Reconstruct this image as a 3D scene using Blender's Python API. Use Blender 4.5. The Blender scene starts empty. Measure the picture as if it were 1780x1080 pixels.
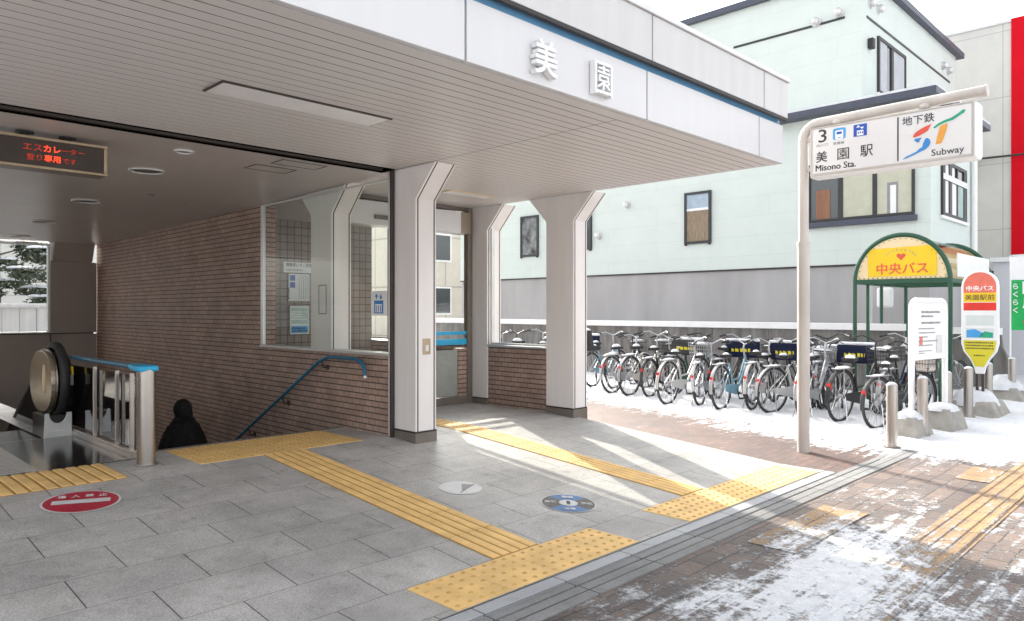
import bpy, math, random
from mathutils import Vector, Matrix, noise
random.seed(7)
R = math.radians
S = bpy.context.scene
COL = S.collection
PI = math.pi

# ------------------------------------------------------------------ camera
cam_d = bpy.data.cameras.new('camera'); cam = bpy.data.objects.new('camera', cam_d); COL.objects.link(cam)
cam.location = (0, 0, 1.45); cam.rotation_euler = (R(90), 0, R(-45.34))
cam_d.sensor_width = 36; cam_d.lens = 25.787; cam_d.clip_start = .05; cam_d.clip_end = 2000
S.camera = cam
# ------------------------------------------------------------------ world, sun, exposure
SUN_EL, SUN_AZ = R(27.4), math.atan2(.40, .92)
w = bpy.data.worlds.new('World'); S.world = w; w.use_nodes = True
nt = w.node_tree; bg = nt.nodes['Background']
sky = nt.nodes.new('ShaderNodeTexSky'); sky.sky_type = 'NISHITA'; sky.sun_disc = False
sky.sun_elevation = SUN_EL; sky.sun_rotation = SUN_AZ; sky.air_density = 1.0; sky.dust_density = 5.0; sky.ozone_density = .6
hs = nt.nodes.new('ShaderNodeHueSaturation'); hs.inputs['Saturation'].default_value = .18
nt.links.new(sky.outputs[0], hs.inputs['Color']); nt.links.new(hs.outputs[0], bg.inputs['Color']); bg.inputs['Strength'].default_value = .15
sd = bpy.data.lights.new('sun', 'SUN'); so = bpy.data.objects.new('sun', sd); COL.objects.link(so)
sd.energy = 2.5; sd.angle = R(.55); sd.color = (1, .93, .81)
tosun = Vector((math.sin(SUN_AZ)*math.cos(SUN_EL), math.cos(SUN_AZ)*math.cos(SUN_EL), math.sin(SUN_EL)))
so.rotation_euler = tosun.to_track_quat('Z', 'Y').to_euler(); so.location = (5, 30, 20)
S.view_settings.view_transform = 'Standard'; S.view_settings.look = 'None'; S.view_settings.gamma = 1
S.view_settings.exposure = 2.0
S.cycles.max_bounces = 10; S.cycles.diffuse_bounces = 5; S.cycles.transparent_max_bounces = 16; S.cycles.glossy_bounces = 4

# ------------------------------------------------------------------ materials
def nodes(name):
    m = bpy.data.materials.new(name); m.use_nodes = True
    t = m.node_tree; return m, t, t.nodes['Principled BSDF']
def N(t, kind, **kw):
    n = t.nodes.new('ShaderNode' + kind)
    for k, v in kw.items():
        if k in n.inputs.keys(): n.inputs[k].default_value = v
        else: setattr(n, k, v)
    return n
def rgba(c): return (c[0], c[1], c[2], 1)
def mixc(t, fac, a, b, blend='MIX'):
    n = N(t, 'Mix', data_type='RGBA', blend_type=blend)
    for sock, v in ((0, fac), (6, a), (7, b)):
        if isinstance(v, bpy.types.NodeSocket): t.links.new(v, n.inputs[sock])
        elif sock == 0: n.inputs[0].default_value = v
        else: n.inputs[sock].default_value = rgba(v)
    return n.outputs[2]
def math_n(t, op, a, b=0., clamp=False):
    n = N(t, 'Math', operation=op, use_clamp=clamp)
    for i, v in enumerate((a, b)):
        if isinstance(v, bpy.types.NodeSocket): t.links.new(v, n.inputs[i])
        else: n.inputs[i].default_value = v
    return n.outputs[0]
def noise_n(t, scale, detail=4, rough=.55, vec=None, src='Object', stretch=None):
    tc = N(t, 'TexCoord'); v = tc.outputs[src] if vec is None else vec
    if stretch:
        mp = N(t, 'Mapping'); mp.inputs['Scale'].default_value = stretch; t.links.new(v, mp.inputs[0]); v = mp.outputs[0]
    n = N(t, 'TexNoise'); n.inputs['Scale'].default_value = scale; n.inputs['Detail'].default_value = detail; n.inputs['Roughness'].default_value = rough
    t.links.new(v, n.inputs['Vector']); return n.outputs['Fac']
def ramp(t, fac, stops):
    n = N(t, 'ValToRGB'); e = n.color_ramp.elements
    e[0].position, e[0].color = stops[0][0], rgba(stops[0][1]); e[1].position, e[1].color = stops[-1][0], rgba(stops[-1][1])
    for p, c in stops[1:-1]:
        x = e.new(p); x.color = rgba(c)
    t.links.new(fac, n.inputs[0]); return n.outputs[0]
def bump(t, b, h, strength=.3, dist=.01):
    n = N(t, 'Bump'); n.inputs['Strength'].default_value = strength; n.inputs['Distance'].default_value = dist
    t.links.new(h, n.inputs['Height']); t.links.new(n.outputs[0], b.inputs['Normal'])
def mat(name, col, rough=.5, metal=0., var=.12, scale=6, bmp=0, bscale=60, stretch=None, emis=None, spec=.5):
    m, t, b = nodes(name)
    f = noise_n(t, scale, 5, .6, stretch=stretch)
    lo = tuple(max(0, c*(1-var)) for c in col); hi = tuple(min(1, c*(1+var)) for c in col)
    c = ramp(t, f, [(.3, lo), (.7, hi)]); t.links.new(c, b.inputs['Base Color'])
    b.inputs['Metallic'].default_value = metal; b.inputs['Specular IOR Level'].default_value = spec
    r = N(t, 'MapRange'); r.inputs[3].default_value = max(.02, rough*.8); r.inputs[4].default_value = min(1, rough*1.2)
    t.links.new(noise_n(t, scale*3, 3, stretch=stretch), r.inputs[0]); t.links.new(r.outputs[0], b.inputs['Roughness'])
    if bmp: bump(t, b, noise_n(t, bscale, 4), bmp, .006)
    if emis: b.inputs['Emission Color'].default_value = rgba(emis[0]); b.inputs['Emission Strength'].default_value = emis[1]
    return m
def brick_mat(name, c1, c2, mortar, bw, rh, ms, off=.5, rough=.7, var=.2, bstr=.4, spec=.4, mapping=(0, 0), freq=2, grain=0, su=1.):
    m, t, b = nodes(name); tc = N(t, 'TexCoord'); mp = N(t, 'Mapping'); t.links.new(tc.outputs['UV'], mp.inputs[0])
    mp.inputs['Location'].default_value = (mapping[0], mapping[1], 0); mp.inputs['Scale'].default_value = (su, 1, 1)
    br = N(t, 'TexBrick', offset=off, offset_frequency=freq); t.links.new(mp.outputs[0], br.inputs['Vector'])
    for k, v in (('Color1', rgba(c1)), ('Color2', rgba(c2)), ('Mortar', rgba(mortar)), ('Scale', 1), ('Mortar Size', ms), ('Mortar Smooth', .2), ('Bias', 0), ('Brick Width', bw), ('Row Height', rh)):
        br.inputs[k].default_value = v
    f = noise_n(t, 2.2, 6, .65); g = ramp(t, f, [(.3, (1-var,)*3), (.7, (1+var*.5,)*3)])
    c = mixc(t, 1., br.outputs['Color'], g, 'MULTIPLY')
    if grain:
        g2 = ramp(t, noise_n(t, 105, 3, .75), [(.3, (1-grain,)*3), (.7, (1+grain,)*3)]); c = mixc(t, 1., c, g2, 'MULTIPLY')
        g3 = ramp(t, noise_n(t, 9, 3, .5), [(.60, (1, 1, 1)), (.72, (.62, .61, .6))]); c = mixc(t, .55, c, mixc(t, 1., c, g3, 'MULTIPLY'))
    if grain > .3:
        vo = N(t, 'TexVoronoi'); vo.inputs['Scale'].default_value = 2.6; t.links.new(tc.outputs['Object'], vo.inputs['Vector']); sp = ramp(t, math_n(t, 'ADD', vo.outputs['Distance'], math_n(t, 'MULTIPLY', noise_n(t, 30, 2), .03)), [(.050, (.22, .21, .2)), (.066, (1, 1, 1))]); c = mixc(t, .8, c, mixc(t, 1., c, sp, 'MULTIPLY'))
        c = mixc(t, 1., c, ramp(t, noise_n(t, .9, 6, .7), [(.3, (.80, .79, .78)), (.7, (1.08, 1.07, 1.06))]), 'MULTIPLY')
    t.links.new(c, b.inputs['Base Color']); b.inputs['Roughness'].default_value = rough; b.inputs['Specular IOR Level'].default_value = spec
    h = math_n(t, 'SUBTRACT', math_n(t, 'MULTIPLY', noise_n(t, 90, 3), .25), br.outputs['Fac']); bump(t, b, h, bstr, .006)
    return m
def glass_mat(name, tint=(.93, .96, .95), refl=1.0, rough=0.0):
    m = bpy.data.materials.new(name); m.use_nodes = True; t = m.node_tree; t.nodes.clear()
    o = N(t, 'OutputMaterial'); mx = N(t, 'MixShader'); tr = N(t, 'BsdfTransparent'); gl = N(t, 'BsdfGlossy')
    tr.inputs[0].default_value = rgba(tint); gl.inputs['Roughness'].default_value = rough
    fr = N(t, 'Fresnel'); fr.inputs['IOR'].default_value = 1.5
    ge = N(t, 'NewGeometry'); f = math_n(t, 'MULTIPLY', fr.outputs[0], refl, True); f = math_n(t, 'MULTIPLY', f, math_n(t, 'SUBTRACT', 1., ge.outputs['Backfacing']))
    t.links.new(f, mx.inputs[0]); t.links.new(tr.outputs[0], mx.inputs[1]); t.links.new(gl.outputs[0], mx.inputs[2]); t.links.new(mx.outputs[0], o.inputs[0])
    return m
M = {}
M['panel2'] = mat('panel2', (.56, .545, .545), .36, 0, .05, 1.2, stretch=(5, 5, .5))
M['panel'] = mat('panel', (.64, .635, .645), .32, 0, .02, 1.2, stretch=(5, 5, .5))
M['column'] = mat('column', (.80, .765, .755), .34, 0, .05, 1.2, stretch=(4, 4, .6))
M['soffit'] = mat('soffit', (.68, .645, .625), .42, 0, .012, .8, spec=.4)
M['dark'] = mat('dark', (.02, .017, .016), .5)
M['pitch'] = mat('pitch', (.006, .005, .005), .9, spec=0)
M['bronze_dark'] = mat('bronze_dark', (.05, .038, .032), .4)
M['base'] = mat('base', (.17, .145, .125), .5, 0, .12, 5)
M['ceiling'] = mat('ceiling', (.52, .47, .44), .3, 0, .05, 1)
M['beige'] = mat('beige', (.36, .32, .29), .4, 0, .05, 1)
M['brick'] = brick_mat('brick', (.45, .32, .262), (.355, .25, .207), (.075, .055, .047), .30, .0605, .0065, .5, .55, .22, su=2.6)
M['tile'] = brick_mat('tile', (.24, .20, .175), (.20, .165, .145), (.04, .033, .03), .11, .11, .006, 0, .4, .1, freq=1)
M['floor'] = brick_mat('floor', (.50, .49, .475), (.43, .42, .41), (.12, .12, .12), .585*.55, .3725, .0022, .5, .5, .26, .22, .4, (-.165*.55, -.10), grain=.38, su=.55)
M['granite'] = brick_mat('granite', (.42, .43, .45), (.36, .37, .39), (.08, .08, .08), .6, .5, .005, 0, .6, .1, grain=.22)
M['gutter'] = brick_mat('gutter', (.25, .25, .25), (.20, .20, .20), (.03, .03, .03), .6, 1.2, .005, 0, .7, .25, grain=.25)
M['asphalt'] = mat('asphalt', (.42, .42, .435), .85, 0, .12, .35, .4)
M['concrete'] = mat('concrete', (.33, .31, .28), .85, 0, .25, 6, .5, 40)
M['steel'] = mat('steel', (.47, .435, .405), .3, 1, .08, 30, stretch=(1, 1, .05))
M['chrome'] = mat('chrome', (.7, .7, .7), .2, 1, .05)
M['alu'] = mat('alu', (.66, .66, .66), .35, .6, .05)
M['white'] = mat('white', (.8, .8, .8), .4, 0, .04)
M['poster'] = mat('poster', (.60, .65, .64), .5, 0, .04)
M['cream_pipe'] = mat('cream_pipe', (.52, .475, .435), .4, 0, .16, 3, stretch=(1, 1, .3))
M['signface'] = mat('signface', (.70, .68, .67), .3, 0, .02)
M['black'] = mat('black', (.015, .015, .016), .4)
M['rubber'] = mat('rubber', (.018, .018, .018), .6)
M['ink'] = mat('ink', (.03, .028, .03), .5)
M['greyink'] = mat('greyink', (.25, .25, .26), .5)
M['blue_ink'] = mat('blue_ink', (.02, .08, .42), .5)
M['lblue_ink'] = mat('lblue_ink', (.06, .32, .66), .5)
M['sblue'] = mat('sblue', (.03, .22, .55), .5)
M['sred'] = mat('sred', (.70, .09, .05), .5)
M['sgreen'] = mat('sgreen', (.02, .33, .19), .5)
M['sorange'] = mat('sorange', (.72, .32, .05), .5)
M['cyan'] = mat('cyan', (.02, .38, .66), .4)
M['railblue'] = mat('railblue', (.015, .13, .23), .35)
M['yellow'] = mat('yellow', (.80, .525, .205), .65, 0, .16, 5, .2, 120)
M['yellowworn'] = mat('yellowworn', (.56, .33, .095), .7, 0, .25, 12)
M['yellowdirt'] = mat('yellowdirt', (.42, .23, .06), .8, 0, .2, 12)
M['shelter_green'] = mat('shelter_green', (.014, .075, .042), .4)
M['cream'] = mat('cream', (.78, .62, .38), .4, 0, .04)
M['palegreen'] = mat('palegreen', (.34, .46, .42), .5, 0, .2, 14)
M['byellow'] = mat('byellow', (.80, .54, .01), .4, 0, .03)
M['olive'] = mat('olive', (.66, .58, .03), .4, 0, .03)
M['red'] = mat('red', (.68, .03, .02), .4)
M['coral'] = mat('coral', (.70, .16, .11), .4)
M['stickred'] = mat('stickred', (.42, .02, .045), .45, 0, .1, 12)
M['stickblue'] = mat('stickblue', (.045, .15, .36), .45, 0, .1, 12)
M['stickwhite'] = mat('stickwhite', (.62, .62, .62), .5, 0, .08, 12)
M['stickgrey'] = mat('stickgrey', (.08, .075, .07), .5, 0, .1, 12)
M['bannergreen'] = mat('bannergreen', (.01, .42, .10), .6)
M['navytrim'] = mat('navytrim', (.06, .068, .10), .45)
M['silver'] = mat('silver', (.36, .365, .38), .35, .5, .15)
M['offwhite'] = mat('offwhite', (.52, .51, .50), .4, 0, .08)
M['tealpaint'] = mat('tealpaint', (.16, .33, .42), .35, 0, .1)
M['navy'] = mat('navy', (.006, .011, .04), .6, spec=.25)
M['charcoal'] = mat('charcoal', (.03, .033, .035), .5)
M['bandblue'] = mat('bandblue', (.13, .30, .48), .12, 0, .1, 3)
M['greenwall'] = brick_mat('greenwall', (.62, .685, .65), (.61, .675, .64), (.55, .61, .575), 3.03, .455, .006, .5, .6, .04, .12)
M['greybase'] = mat('greybase', (.40, .39, .39), .8, 0, .13, .8, .15, 25, stretch=(1.6, 1.6, .35))
M['cwall'] = brick_mat('cwall', (.62, .61, .58), (.61, .60, .57), (.42, .41, .39), 2.4, 1.9, .012, 0, .7, .07, .1)
M['redwall'] = mat('redwall', (.60, .004, .014), .8, 0, .05, .8, spec=.15)
M['annex'] = mat('annex', (.62, .62, .65), .6, 0, .04, 1)
M['fence'] = mat('fence', (.16, .15, .142), .9, 0, .45, 3.2, .4, 30, stretch=(2.0, 2.0, .4))
M['fencelight'] = mat('fencelight', (.62, .64, .66), .7, 0, .12, 2, stretch=(4, 4, .4))
M['apt'] = brick_mat('apt', (.62, .57, .50), (.60, .55, .48), (.40, .37, .33), 3, 2.8, .05, 0, .7, .08)
M['wood'] = mat('wood', (.24, .11, .06), .4, 0, .2, 4, stretch=(4, 4, .5))
M['shade'] = mat('shade', (.50, .50, .40), .8, 0, .06)
M['palepane'] = mat('palepane', (.46, .48, .51), .6, 0, .1, 3)
M['reflected_brick'] = mat('reflected_brick', (.26, .20, .14), .8, 0, .3, 5, stretch=(1, 8, 1))
M['reflected_sky'] = mat('reflected_sky', (.36, .45, .54), .6)
M['mintblind'] = mat('mintblind', (.36, .47, .45), .6)
M['reflected_trees'] = mat('reflected_trees', (.16, .17, .17), .6, 0, .95, 4)
M['skin'] = mat('skin', (.5, .32, .25), .5)
M['coat'] = mat('coat', (.005, .005, .005), .85, 0, .3, 10, .3)
M['furtrim'] = mat('furtrim', (.02, .017, .015), .95, 0, .5, 40, .5)
M['leaf'] = mat('leaf', (.065, .085, .05), .8, 0, .5, 3)
M['bark'] = mat('bark', (.10, .07, .05), .9, 0, .3)
M['frosted'] = mat('frosted', (.34, .36, .33), .3)
M['brownpanel'] = mat('brownpanel', (.30, .25, .20), .35, .5, .12, 4)
M['led'] = mat('led', (.9, .05, .02), .5, emis=((1, .06, .015), .42))
M['leddim'] = mat('leddim', (.12, .012, .01), .5, emis=((1, .05, .015), .13))
M['ledpanel'] = mat('ledpanel', (.045, .032, .025), .35)
M['ledframe'] = mat('ledframe', (.42, .33, .22), .35, .7)
M['diffuser'] = mat('diffuser', (.86, .85, .85), .35, 0, .06, 3)
M['bronze'] = mat('bronze', (.46, .39, .29), .25, .75, .05, 1)
M['darksteel'] = mat('darksteel', (.06, .055, .05), .16, .6, .3, 5)
M['glass'] = glass_mat('glass', (.93, .95, .935), .8)
M['clear'] = glass_mat('clear', (.985, .99, .985), .6)
M['polycarb'] = glass_mat('polycarb', (.90, .90, .86), .5)
M['winglass'] = None
m, t, b = nodes('winglass'); b.inputs['Base Color'].default_value = (.06, .07, .075, 1); b.inputs['Roughness'].default_value = .03; b.inputs['Specular IOR Level'].default_value = 1; M['winglass'] = m
m, t, b = nodes('railglass'); b.inputs['Base Color'].default_value = (.012, .010, .010, 1); b.inputs['Roughness'].default_value = .03; b.inputs['Specular IOR Level'].default_value = 1; b.inputs['IOR'].default_value = 1.9; M['railglass'] = m
# snow
def snow_mat():
    m, t, b = nodes('snow')
    c = ramp(t, noise_n(t, 7, 6, .6), [(.3, (.62, .64, .68)), (.65, (.77, .78, .80))]); t.links.new(c, b.inputs['Base Color'])
    b.inputs['Roughness'].default_value = .8; b.inputs['Specular IOR Level'].default_value = .25
    bump(t, b, noise_n(t, 28, 6, .7), .7, .03); return m
M['snow'] = snow_mat()
def paver_mat(name, c1, c2, bw, rh, rot=0.0, joint=.35):
    # brick pavers with snow lying where the mesh attribute 'snow' is high
    m, t, b = nodes(name); tc = N(t, 'TexCoord'); mp = N(t, 'Mapping'); t.links.new(tc.outputs['UV'], mp.inputs[0]); mp.inputs['Rotation'].default_value = (0, 0, rot)
    wob = N(t, 'TexNoise'); wob.inputs['Scale'].default_value = 3; t.links.new(tc.outputs['Object'], wob.inputs['Vector'])
    vm = N(t, 'VectorMath', operation='MULTIPLY_ADD'); t.links.new(wob.outputs['Color'], vm.inputs[0]); vm.inputs[1].default_value = (.025, .025, 0); t.links.new(mp.outputs[0], vm.inputs[2])
    br = N(t, 'TexBrick', offset=.5); t.links.new(vm.outputs[0], br.inputs['Vector'])
    for k, v in (('Color1', rgba(c1)), ('Color2', rgba(c2)), ('Mortar', (.05, .045, .045, 1)), ('Scale', 1), ('Mortar Size', .006), ('Mortar Smooth', .3), ('Bias', -.1), ('Brick Width', bw), ('Row Height', rh)):
        br.inputs[k].default_value = v
    g = ramp(t, noise_n(t, 1.6, 6, .7), [(.25, (.55, .56, .6)), (.5, (.95, .95, .95)), (.75, (1.3, 1.2, 1.1))]); c = mixc(t, 1., br.outputs['Color'], g, 'MULTIPLY')
    g2 = ramp(t, noise_n(t, 130, 2, .7), [(.3, (.8,)*3), (.7, (1.2,)*3)]); c = mixc(t, 1., c, g2, 'MULTIPLY')
    at = N(t, 'Attribute', attribute_name='snow')
    n1 = noise_n(t, 6.5, 9, .75); n2 = noise_n(t, 38, 5, .75); n3 = noise_n(t, 3.2, 5, .6, stretch=(.35, 5, 1)); n0 = noise_n(t, 1.4, 3, .5)
    s = math_n(t, 'ADD', at.outputs['Fac'], math_n(t, 'MULTIPLY', math_n(t, 'SUBTRACT', n1, .5), 2.0))
    s = math_n(t, 'ADD', s, math_n(t, 'MULTIPLY', math_n(t, 'SUBTRACT', n3, .5), 1.25))
    s = math_n(t, 'ADD', s, math_n(t, 'MULTIPLY', math_n(t, 'SUBTRACT', n2, .5), 1.2))
    s = math_n(t, 'ADD', s, math_n(t, 'MULTIPLY', math_n(t, 'SUBTRACT', n0, .5), .6))
    s = math_n(t, 'ADD', s, math_n(t, 'MULTIPLY', math_n(t, 'MULTIPLY', br.outputs['Fac'], at.outputs['Fac']), joint*2))
    r = N(t, 'MapRange', interpolation_type='SMOOTHSTEP'); r.inputs[1].default_value = .33; r.inputs[2].default_value = .76; t.links.new(s, r.inputs[0])
    sn = ramp(t, noise_n(t, 14, 5, .6), [(.3, (.66, .68, .72)), (.65, (.80, .81, .83))])
    c = mixc(t, r.outputs[0], c, sn); t.links.new(c, b.inputs['Base Color'])
    ro = N(t, 'MapRange'); ro.inputs[3].default_value = .5; ro.inputs[4].default_value = .85; t.links.new(r.outputs[0], ro.inputs[0]); t.links.new(ro.outputs[0], b.inputs['Roughness'])
    h = math_n(t, 'SUBTRACT', math_n(t, 'MULTIPLY', r.outputs[0], 1.6), math_n(t, 'MULTIPLY', br.outputs['Fac'], math_n(t, 'SUBTRACT', 1., r.outputs[0])))
    h = math_n(t, 'ADD', h, math_n(t, 'ADD', math_n(t, 'MULTIPLY', n2, .8), math_n(t, 'MULTIPLY', n1, 1.2))); bump(t, b, h, .8, .018)
    return m
M['pavers'] = paver_mat('pavers', (.205, .150, .126), (.118, .096, .09), .23, .135, joint=.12)
M['redpavers'] = paver_mat('redpavers', (.145, .082, .066), (.095, .062, .055), .2, .1, joint=.1)

# ------------------------------------------------------------------ mesh helpers
class MB:
    def __init__(s): s.v = []; s.f = []; s.mi = []; s.M = Matrix.Identity(4)
    def add(s, vs, fs, mi=0):
        k = len(s.v); s.v += [tuple(s.M @ Vector(p)) for p in vs]; s.f += [tuple(i+k for i in f) for f in fs]; s.mi += [mi]*len(fs); return s
    def box(s, x0, x1, y0, y1, z0, z1, mi=0):
        x0, x1 = min(x0, x1), max(x0, x1); y0, y1 = min(y0, y1), max(y0, y1); z0, z1 = min(z0, z1), max(z0, z1)
        v = [(x, y, z) for z in (z0, z1) for y in (y0, y1) for x in (x0, x1)]
        return s.add(v, [(0, 2, 3, 1), (4, 5, 7, 6), (0, 1, 5, 4), (2, 6, 7, 3), (0, 4, 6, 2), (1, 3, 7, 5)], mi)
    def poly(s, pts, mi=0): return s.add(pts, [tuple(range(len(pts)))], mi)
    def prism(s, prof, axis, a0, a1, mi=0):
        # prof: 2D points; axis x: (y,z), y: (x,z), z: (x,y)
        def P(p, a): return (a, p[0], p[1]) if axis == 'x' else ((p[0], a, p[1]) if axis == 'y' else (p[0], p[1], a))
        n = len(prof); v = [P(p, a0) for p in prof]+[P(p, a1) for p in prof]
        area = sum(prof[i][0]*prof[(i+1) % n][1]-prof[(i+1) % n][0]*prof[i][1] for i in range(n))
        flip = (area > 0) == (axis != 'y')
        a = tuple(range(n)); bb = tuple(range(n, 2*n))
        fs = [a[::-1] if flip else a, bb if flip else bb[::-1]]
        for i in range(n):
            j = (i+1) % n; q = (i, j, n+j, n+i); fs.append(q if flip else q[::-1])
        if a1 < a0: fs = [f[::-1] for f in fs]
        return s.add(v, fs, mi)
    def tube(s, pts, r, n=10, closed=False, mi=0, caps=True, sy=1.):
        pts = [Vector(p) for p in pts]; m = len(pts); k = len(s.v); vs = []; fs = []; up = None
        rr = r if isinstance(r, (list, tuple)) else [r]*m
        for i, p in enumerate(pts):
            a = pts[i-1] if (i or closed) else p; c = pts[(i+1) % m] if (i < m-1 or closed) else p
            d = (c-a).normalized()
            if up is None: up = Vector((0, 0, 1)) if abs(d.z) < .9 else Vector((1, 0, 0))
            u = (up-d*up.dot(d)); u = u.normalized() if u.length > 1e-6 else d.orthogonal().normalized(); up = u; q = d.cross(u)
            for j in range(n):
                an = 2*PI*j/n; vs.append(tuple(p+u*math.cos(an)*rr[i]*sy+q*math.sin(an)*rr[i]))
        for i in range(m if closed else m-1):
            for j in range(n):
                j2 = (j+1) % n; i2 = (i+1) % m; fs.append((i*n+j, i*n+j2, i2*n+j2, i2*n+j))
        if caps and not closed: fs.append(tuple(range(n))[::-1]); fs.append(tuple((m-1)*n+j for j in range(n)))
        return s.add(vs, fs, mi)
    def cyl(s, p0, p1, r, r1=None, n=16, mi=0): return s.tube([p0, p1], [r, r if r1 is None else r1], n, mi=mi)
    def ell(s, c, rx, ry, rz, nu=16, nv=10, mi=0, zmin=-1.):
        vs = []; fs = []
        for i in range(nv+1):
            th = PI*i/nv
            for j in range(nu):
                ph = 2*PI*j/nu; vs.append((c[0]+rx*math.sin(th)*math.cos(ph), c[1]+ry*math.sin(th)*math.sin(ph), c[2]+rz*max(zmin, math.cos(th))))
        for i in range(nv):
            for j in range(nu):
                j2 = (j+1) % nu; fs.append((i*nu+j, (i+1)*nu+j, (i+1)*nu+j2, i*nu+j2))
        return s.add(vs, fs, mi)
    def ring(s, c, R0, R1, z, n=32, mi=0, sx=1.):
        vs = [(c[0]+rr*math.cos(2*PI*i/n), c[1]+rr*math.sin(2*PI*i/n), z) for rr in (R0, R1) for i in range(n)]
        return s.add(vs, [(i, n+i, n+(i+1) % n, (i+1) % n)[::-1] if R0 > R1 else (i, n+i, n+(i+1) % n, (i+1) % n) for i in range(n)], mi)
def circle(cx, cy, r, a0=0, a1=360, n=24, ry=None):
    ry = r if ry is None else ry
    return [(cx+r*math.cos(R(a0+(a1-a0)*i/n)), cy+ry*math.sin(R(a0+(a1-a0)*i/n))) for i in range(n+(0 if abs(a1-a0) == 360 else 1))]
def root_loc(p):
    while p.parent: p = p.parent
    return p.location
def obj(name, mb, mats, parent=None, smooth=False, bevel=0, local=False, label=None, seg=2):
    me = bpy.data.meshes.new(name); off = Vector((0, 0, 0)) if (parent is None or local) else root_loc(parent)
    me.from_pydata([tuple(Vector(v)-off) for v in mb.v], [], mb.f)
    mats = mats if isinstance(mats, (list, tuple)) else [mats]
    for x in mats: me.materials.append(M[x])
    me.polygons.foreach_set('material_index', mb.mi)
    uv = me.uv_layers.new(name='UVMap')
    for p in me.polygons:
        n = p.normal; ax = max(range(3), key=lambda i: abs(n[i]))
        for li in p.loop_indices:
            c = Vector(mb.v[me.loops[li].vertex_index]); uv.data[li].uv = (c.y, c.z) if ax == 0 else ((c.x, c.z) if ax == 1 else (c.x, c.y))
    import bmesh
    bm_ = bmesh.new(); bm_.from_mesh(me); bmesh.ops.recalc_face_normals(bm_, faces=bm_.faces); bm_.to_mesh(me); bm_.free()
    if smooth: me.shade_smooth(); me.set_sharp_from_angle(angle=R(40))
    me.update()
    o = bpy.data.objects.new(name, me); COL.objects.link(o); o.parent = parent
    if bevel:
        bm = o.modifiers.new('bevel', 'BEVEL'); bm.width = bevel; bm.segments = seg; bm.limit_method = 'ANGLE'; bm.angle_limit = R(35)
    if label: o['label'] = label
    return o
def tag(o, label, cat, group=None):
    o['label'] = label; o['category'] = cat
    if group: o['group'] = group
    return o
def struct(o): o['kind'] = 'structure'; return o
def thing(name, label, cat, loc=(0, 0, 0), group=None, rz=0):
    o = bpy.data.objects.new(name, None); COL.objects.link(o); o.location = loc; o.rotation_euler = (0, 0, rz); o.empty_display_size = .2
    return tag(o, label, cat, group)
def text_geo(body, thick=0., extrude=0.):
    c = bpy.data.curves.new('text', 'FONT'); c.body = body; c.extrude = extrude; c.offset = thick; c.resolution_u = 3
    o = bpy.data.objects.new('text', c); COL.objects.link(o); dg = bpy.context.evaluated_depsgraph_get(); dg.update()
    me = bpy.data.meshes.new_from_object(o.evaluated_get(dg)); bpy.data.objects.remove(o); bpy.data.curves.remove(c)
    v = [tuple(x.co) for x in me.vertices]; f = [tuple(p.vertices) for p in me.polygons]; bpy.data.meshes.remove(me)
    return v, f
def add_text(mb, body, org, right, up, w, h, thick=0., depth=.004, mi=0):
    """letters fitted in a w x h field whose lower left corner is org, on the plane right/up, raised by depth"""
    v, f = text_geo(body, thick, .05)
    x0 = min(p[0] for p in v); x1 = max(p[0] for p in v); y0 = min(p[1] for p in v); y1 = max(p[1] for p in v); z0 = min(p[2] for p in v); z1 = max(p[2] for p in v)
    right = Vector(right).normalized(); up = Vector(up).normalized(); nrm = right.cross(up); org = Vector(org)
    hh = h if h else w*(y1-y0)/(x1-x0); ww = w if w else h*(x1-x0)/(y1-y0)
    mb.add([tuple(org+right*((p[0]-x0)/(x1-x0)*ww)+up*((p[1]-y0)/(y1-y0)*hh)+nrm*((p[2]-z0)/(z1-z0)*depth)) for p in v], f, mi)
    return mb
def fake_lines(mb, org, right, up, w, h, rows, seed=1, mi=0, depth=.003, fill=.5):
    """rows of small printed strokes standing for text too small to read"""
    rn = random.Random(seed); right = Vector(right).normalized(); up = Vector(up).normalized(); nr = right.cross(up); org = Vector(org)
    for i in range(rows):
        x = 0; hh = h/rows*fill
        L = w*(1 if rn.random() < .7 else rn.uniform(.4, .9))
        while x < L-.004:
            ww = min(rn.uniform(.5, 1.1)*hh, L-x); p = org+right*x+up*(h-(i+.8)*h/rows)+nr*depth
            mb.poly([p, p+right*ww, p+right*ww+up*hh*rn.uniform(.6, 1), p+up*hh]); mb.mi[-1] = mi; x += ww+hh*rn.uniform(.2, .5)

def zf(y): return max(0., min(.217, .077*(y-3.07)))
ZP = .217
ZS = 2.82   # canopy underside

# ================================================================== GROUND
def sstep(a, b, x): t = max(0., min(1., (x-a)/(b-a))); return t*t*(3-2*t)
def blob(x, y, cx, cy, rx, ry): return math.exp(-(((x-cx)/rx)**2+((y-cy)/ry)**2))
def snow_w(x, y):
    s = .12
    s += .40*blob(x, y, 2.9, 1.75, 1.1, .5)
    s += .62*blob(x, y, 4.0, 1.5, 1.1, .42)+.35*blob(x, y, 5.0, 1.62, .8, .28)+.2*blob(x, y, 4.7, 2.0, .5, .2)
    s += .34*blob(x, y, 4.1, .85, 1.2, .35)+.25*blob(x, y, 6.1, 1.9, .7, .35)+.3*blob(x, y, 6.2, .9, .8, .3)+.12*blob(x, y, 7.2, 1.9, .6, .3)
    s += .95*sstep(7.5, 8.7, x+.25*(y-2))*sstep(1.2, 1.75, y+.06*(x-8))
    s += .25*sstep(8, 12, x)+.55*sstep(1., -.6, y)
    return min(1.1, s)
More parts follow.
